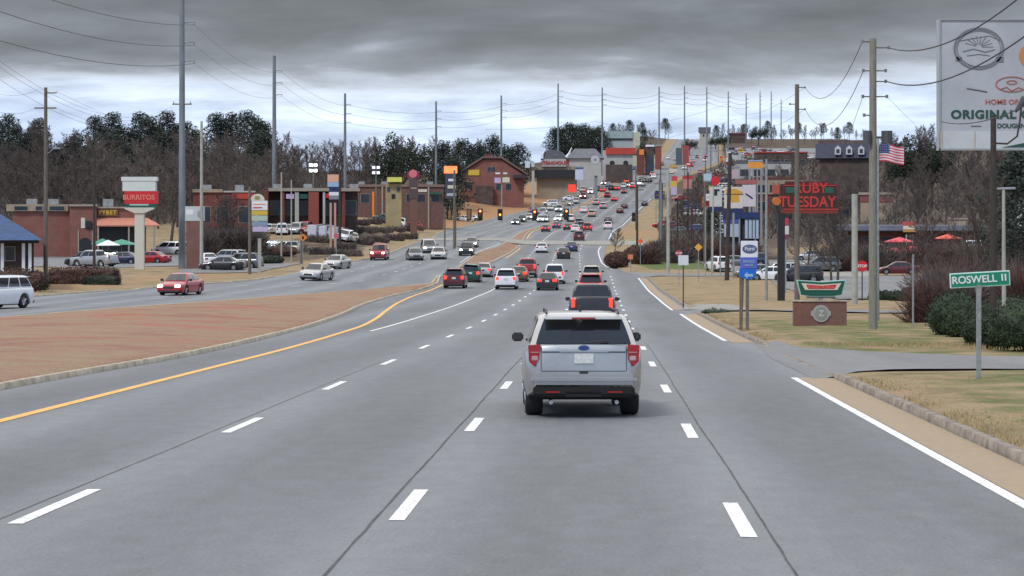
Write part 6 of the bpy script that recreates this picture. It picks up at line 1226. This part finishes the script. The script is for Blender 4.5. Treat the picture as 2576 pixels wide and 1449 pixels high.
def fg_(rg):
    Y=26+rg.random()**1.5*90; v=.4+rg.random()*9; X=xc(Y)+eR(Y)+v
    if (49<Y<76) or 119<Y<134 or noise.noise(Vector((X*.3,Y*.2,9)))<.12: return None
    return X,Y,1
tag(scatter('green_grass',M_GREENG,14000,fg_,.09,.012,6),'patches of green grass in the tan verge','grass')
def fm_(rg):
    Y=36+rg.random()**1.4*170; a=mL(Y)+.3; b=mR(Y)-.3
    t=rg.random(); t=1-t**2.2 if rg.random()<.6 else t
    X=xc(Y)+a+(b-a)*t
    if noise.noise(Vector((X*.3,Y*.15,2)))<-.1: return None
    return X,Y,1
tag(scatter('median_grass',M_DRY,26000,fm_,.07,.012,7),'dry grass blades on the wide median','grass')
def fu_(rg):
    Y=310+rg.random()*600; X=-(.06*Y)-rg.random()*Y*.22
    if X-xc(Y)>eL(Y)-30 or woodL(X,Y)<.5: return None
    return X,Y,1
o=scatter('undergrowth',M_TWIG,26000,fu_,2.4,.02,8,.8); tag(o,'brown undergrowth on the floor of the left wood','undergrowth')

def fv_(rg):
    Y=400+rg.random()**1.3*700; X=xc(Y)+eR(Y)+9+rg.random()*rg.random()*150
    return X,Y,1
o=scatter('scrub',M_TWIG,20000,fv_,1.3,.02,9,.8); tag(o,'brown scrub covering the right hand slope','scrub')
# ================================================================== sky, sun, camera
def world():
    w=bpy.data.worlds.new('World'); SC.world=w; w.use_nodes=True; N=w.node_tree.nodes; L=w.node_tree.links
    bg=N['Background']; bg.inputs['Strength'].default_value=0.1
    sky=N.new('ShaderNodeTexSky'); sky.sky_type='NISHITA'; sky.sun_disc=False; sky.sun_elevation=R(48); sky.sun_rotation=R(215)
    tc=N.new('ShaderNodeTexCoord'); sep=N.new('ShaderNodeSeparateXYZ'); L.new(tc.outputs['Generated'],sep.inputs[0])
    def mth(op,a,b=None,c=None,cl=False):
        n=N.new('ShaderNodeMath'); n.operation=op; n.use_clamp=cl
        for i,q in enumerate((a,b,c)):
            if q is None: continue
            if isinstance(q,(int,float)): n.inputs[i].default_value=q
            else: L.new(q,n.inputs[i])
        return n.outputs[0]
    az=mth('ARCTAN2',sep.outputs['X'],sep.outputs['Y'])
    def nz(sx,sz,det,w_,rough=0.55,dist=0.0):
        cb=N.new('ShaderNodeCombineXYZ'); L.new(mth('MULTIPLY',az,sx),cb.inputs[0]); L.new(mth('MULTIPLY',sep.outputs['Z'],sz),cb.inputs[1]); cb.inputs[2].default_value=w_
        n=N.new('ShaderNodeTexNoise'); n.inputs['Scale'].default_value=1; n.inputs['Detail'].default_value=det; n.inputs['Roughness'].default_value=rough; n.inputs['Distortion'].default_value=dist; L.new(cb.outputs[0],n.inputs['Vector']); return n.outputs['Fac']
    a=nz(6,30,6,2.3,0.55,0.2); b=nz(17,85,7,7.1,0.62,0.12); c=nz(2.5,38,4,4.6,0.5)
    # height above the horizon, disturbed by the cloud noise
    h=mth('ADD',sep.outputs['Z'],mth('MULTIPLY',mth('SUBTRACT',a,0.5),0.09))
    h=mth('ADD',h,mth('MULTIPLY',mth('SUBTRACT',b,0.5),0.035))
    h=mth('ADD',h,mth('MULTIPLY',mth('MULTIPLY',az,az),-0.22)); h=mth('ADD',h,mth('MULTIPLY',az,0.004))
    r=N.new('ShaderNodeValToRGB'); L.new(mth('MULTIPLY',h,5.0,cl=True),r.inputs['Fac']); r.color_ramp.interpolation='B_SPLINE'
    el=r.color_ramp.elements; el[0].position=0.0; el[0].color=(0.37,0.46,0.64,1); el[1].position=0.10; el[1].color=(0.40,0.49,0.66,1)
    for p,col in ((0.17,(0.45,0.54,0.70)),(0.235,(0.60,0.68,0.83)),(0.285,(0.46,0.50,0.58)),(0.33,(0.22,0.24,0.275)),(0.42,(0.115,0.12,0.13)),(0.58,(0.085,0.086,0.09)),(0.68,(0.26,0.26,0.27)),(0.78,(0.9,0.93,0.98)),(0.9,(1.5,1.55,1.65)),(1.0,(2.5,2.55,2.65))):
        e=el.new(p); e.color=col+(1,)
    # soft banding inside the cloud sheet
    br=mth('ADD',1.0,mth('MULTIPLY',mth('SUBTRACT',b,0.5),1.35)); br=mth('MULTIPLY',br,mth('ADD',1.0,mth('MULTIPLY',mth('SUBTRACT',c,0.5),0.8)))
    m1=N.new('ShaderNodeMix'); m1.data_type='RGBA'; m1.blend_type='MULTIPLY'; m1.inputs[0].default_value=1; L.new(r.outputs['Color'],m1.inputs[6]); L.new(br,m1.inputs[7])
    m2=N.new('ShaderNodeMix'); m2.data_type='RGBA'; m2.blend_type='MULTIPLY'; m2.inputs[0].default_value=1; L.new(m1.outputs[2],m2.inputs[6]); m2.inputs[7].default_value=(10,10,10,1)
    m3=N.new('ShaderNodeMix'); m3.data_type='RGBA'; m3.inputs[0].default_value=0.93; L.new(sky.outputs[0],m3.inputs[6]); L.new(m2.outputs[2],m3.inputs[7])
    m2.clamp_result=False; m1.clamp_result=False
    L.new(m3.outputs[2],bg.inputs['Color'])
world()
sun=bpy.data.lights.new('sun','SUN'); sun.energy=1.4; sun.angle=R(10); sun.color=(1,0.96,0.9)
so=bpy.data.objects.new('sun',sun); C.objects.link(so); so.location=(0,0,60)
so.rotation_euler=Vector((-math.sin(R(215))*math.cos(R(48)),-math.cos(R(215))*math.cos(R(48)),-math.sin(R(48)))).to_track_quat('-Z','Y').to_euler()
cam=bpy.data.cameras.new('camera'); co=bpy.data.objects.new('camera',cam); C.objects.link(co); co.location=(0,0,CZ); co.rotation_euler=(PI/2,0,0)
cam.lens=36*F/2576; cam.sensor_width=36; cam.clip_start=0.5; cam.clip_end=8000; cam.shift_y=-(724.5-HY)/2576
SC.camera=co
SC.view_settings.view_transform='Standard'; SC.view_settings.look='None'; SC.view_settings.gamma=1; SC.view_settings.exposure=0.52
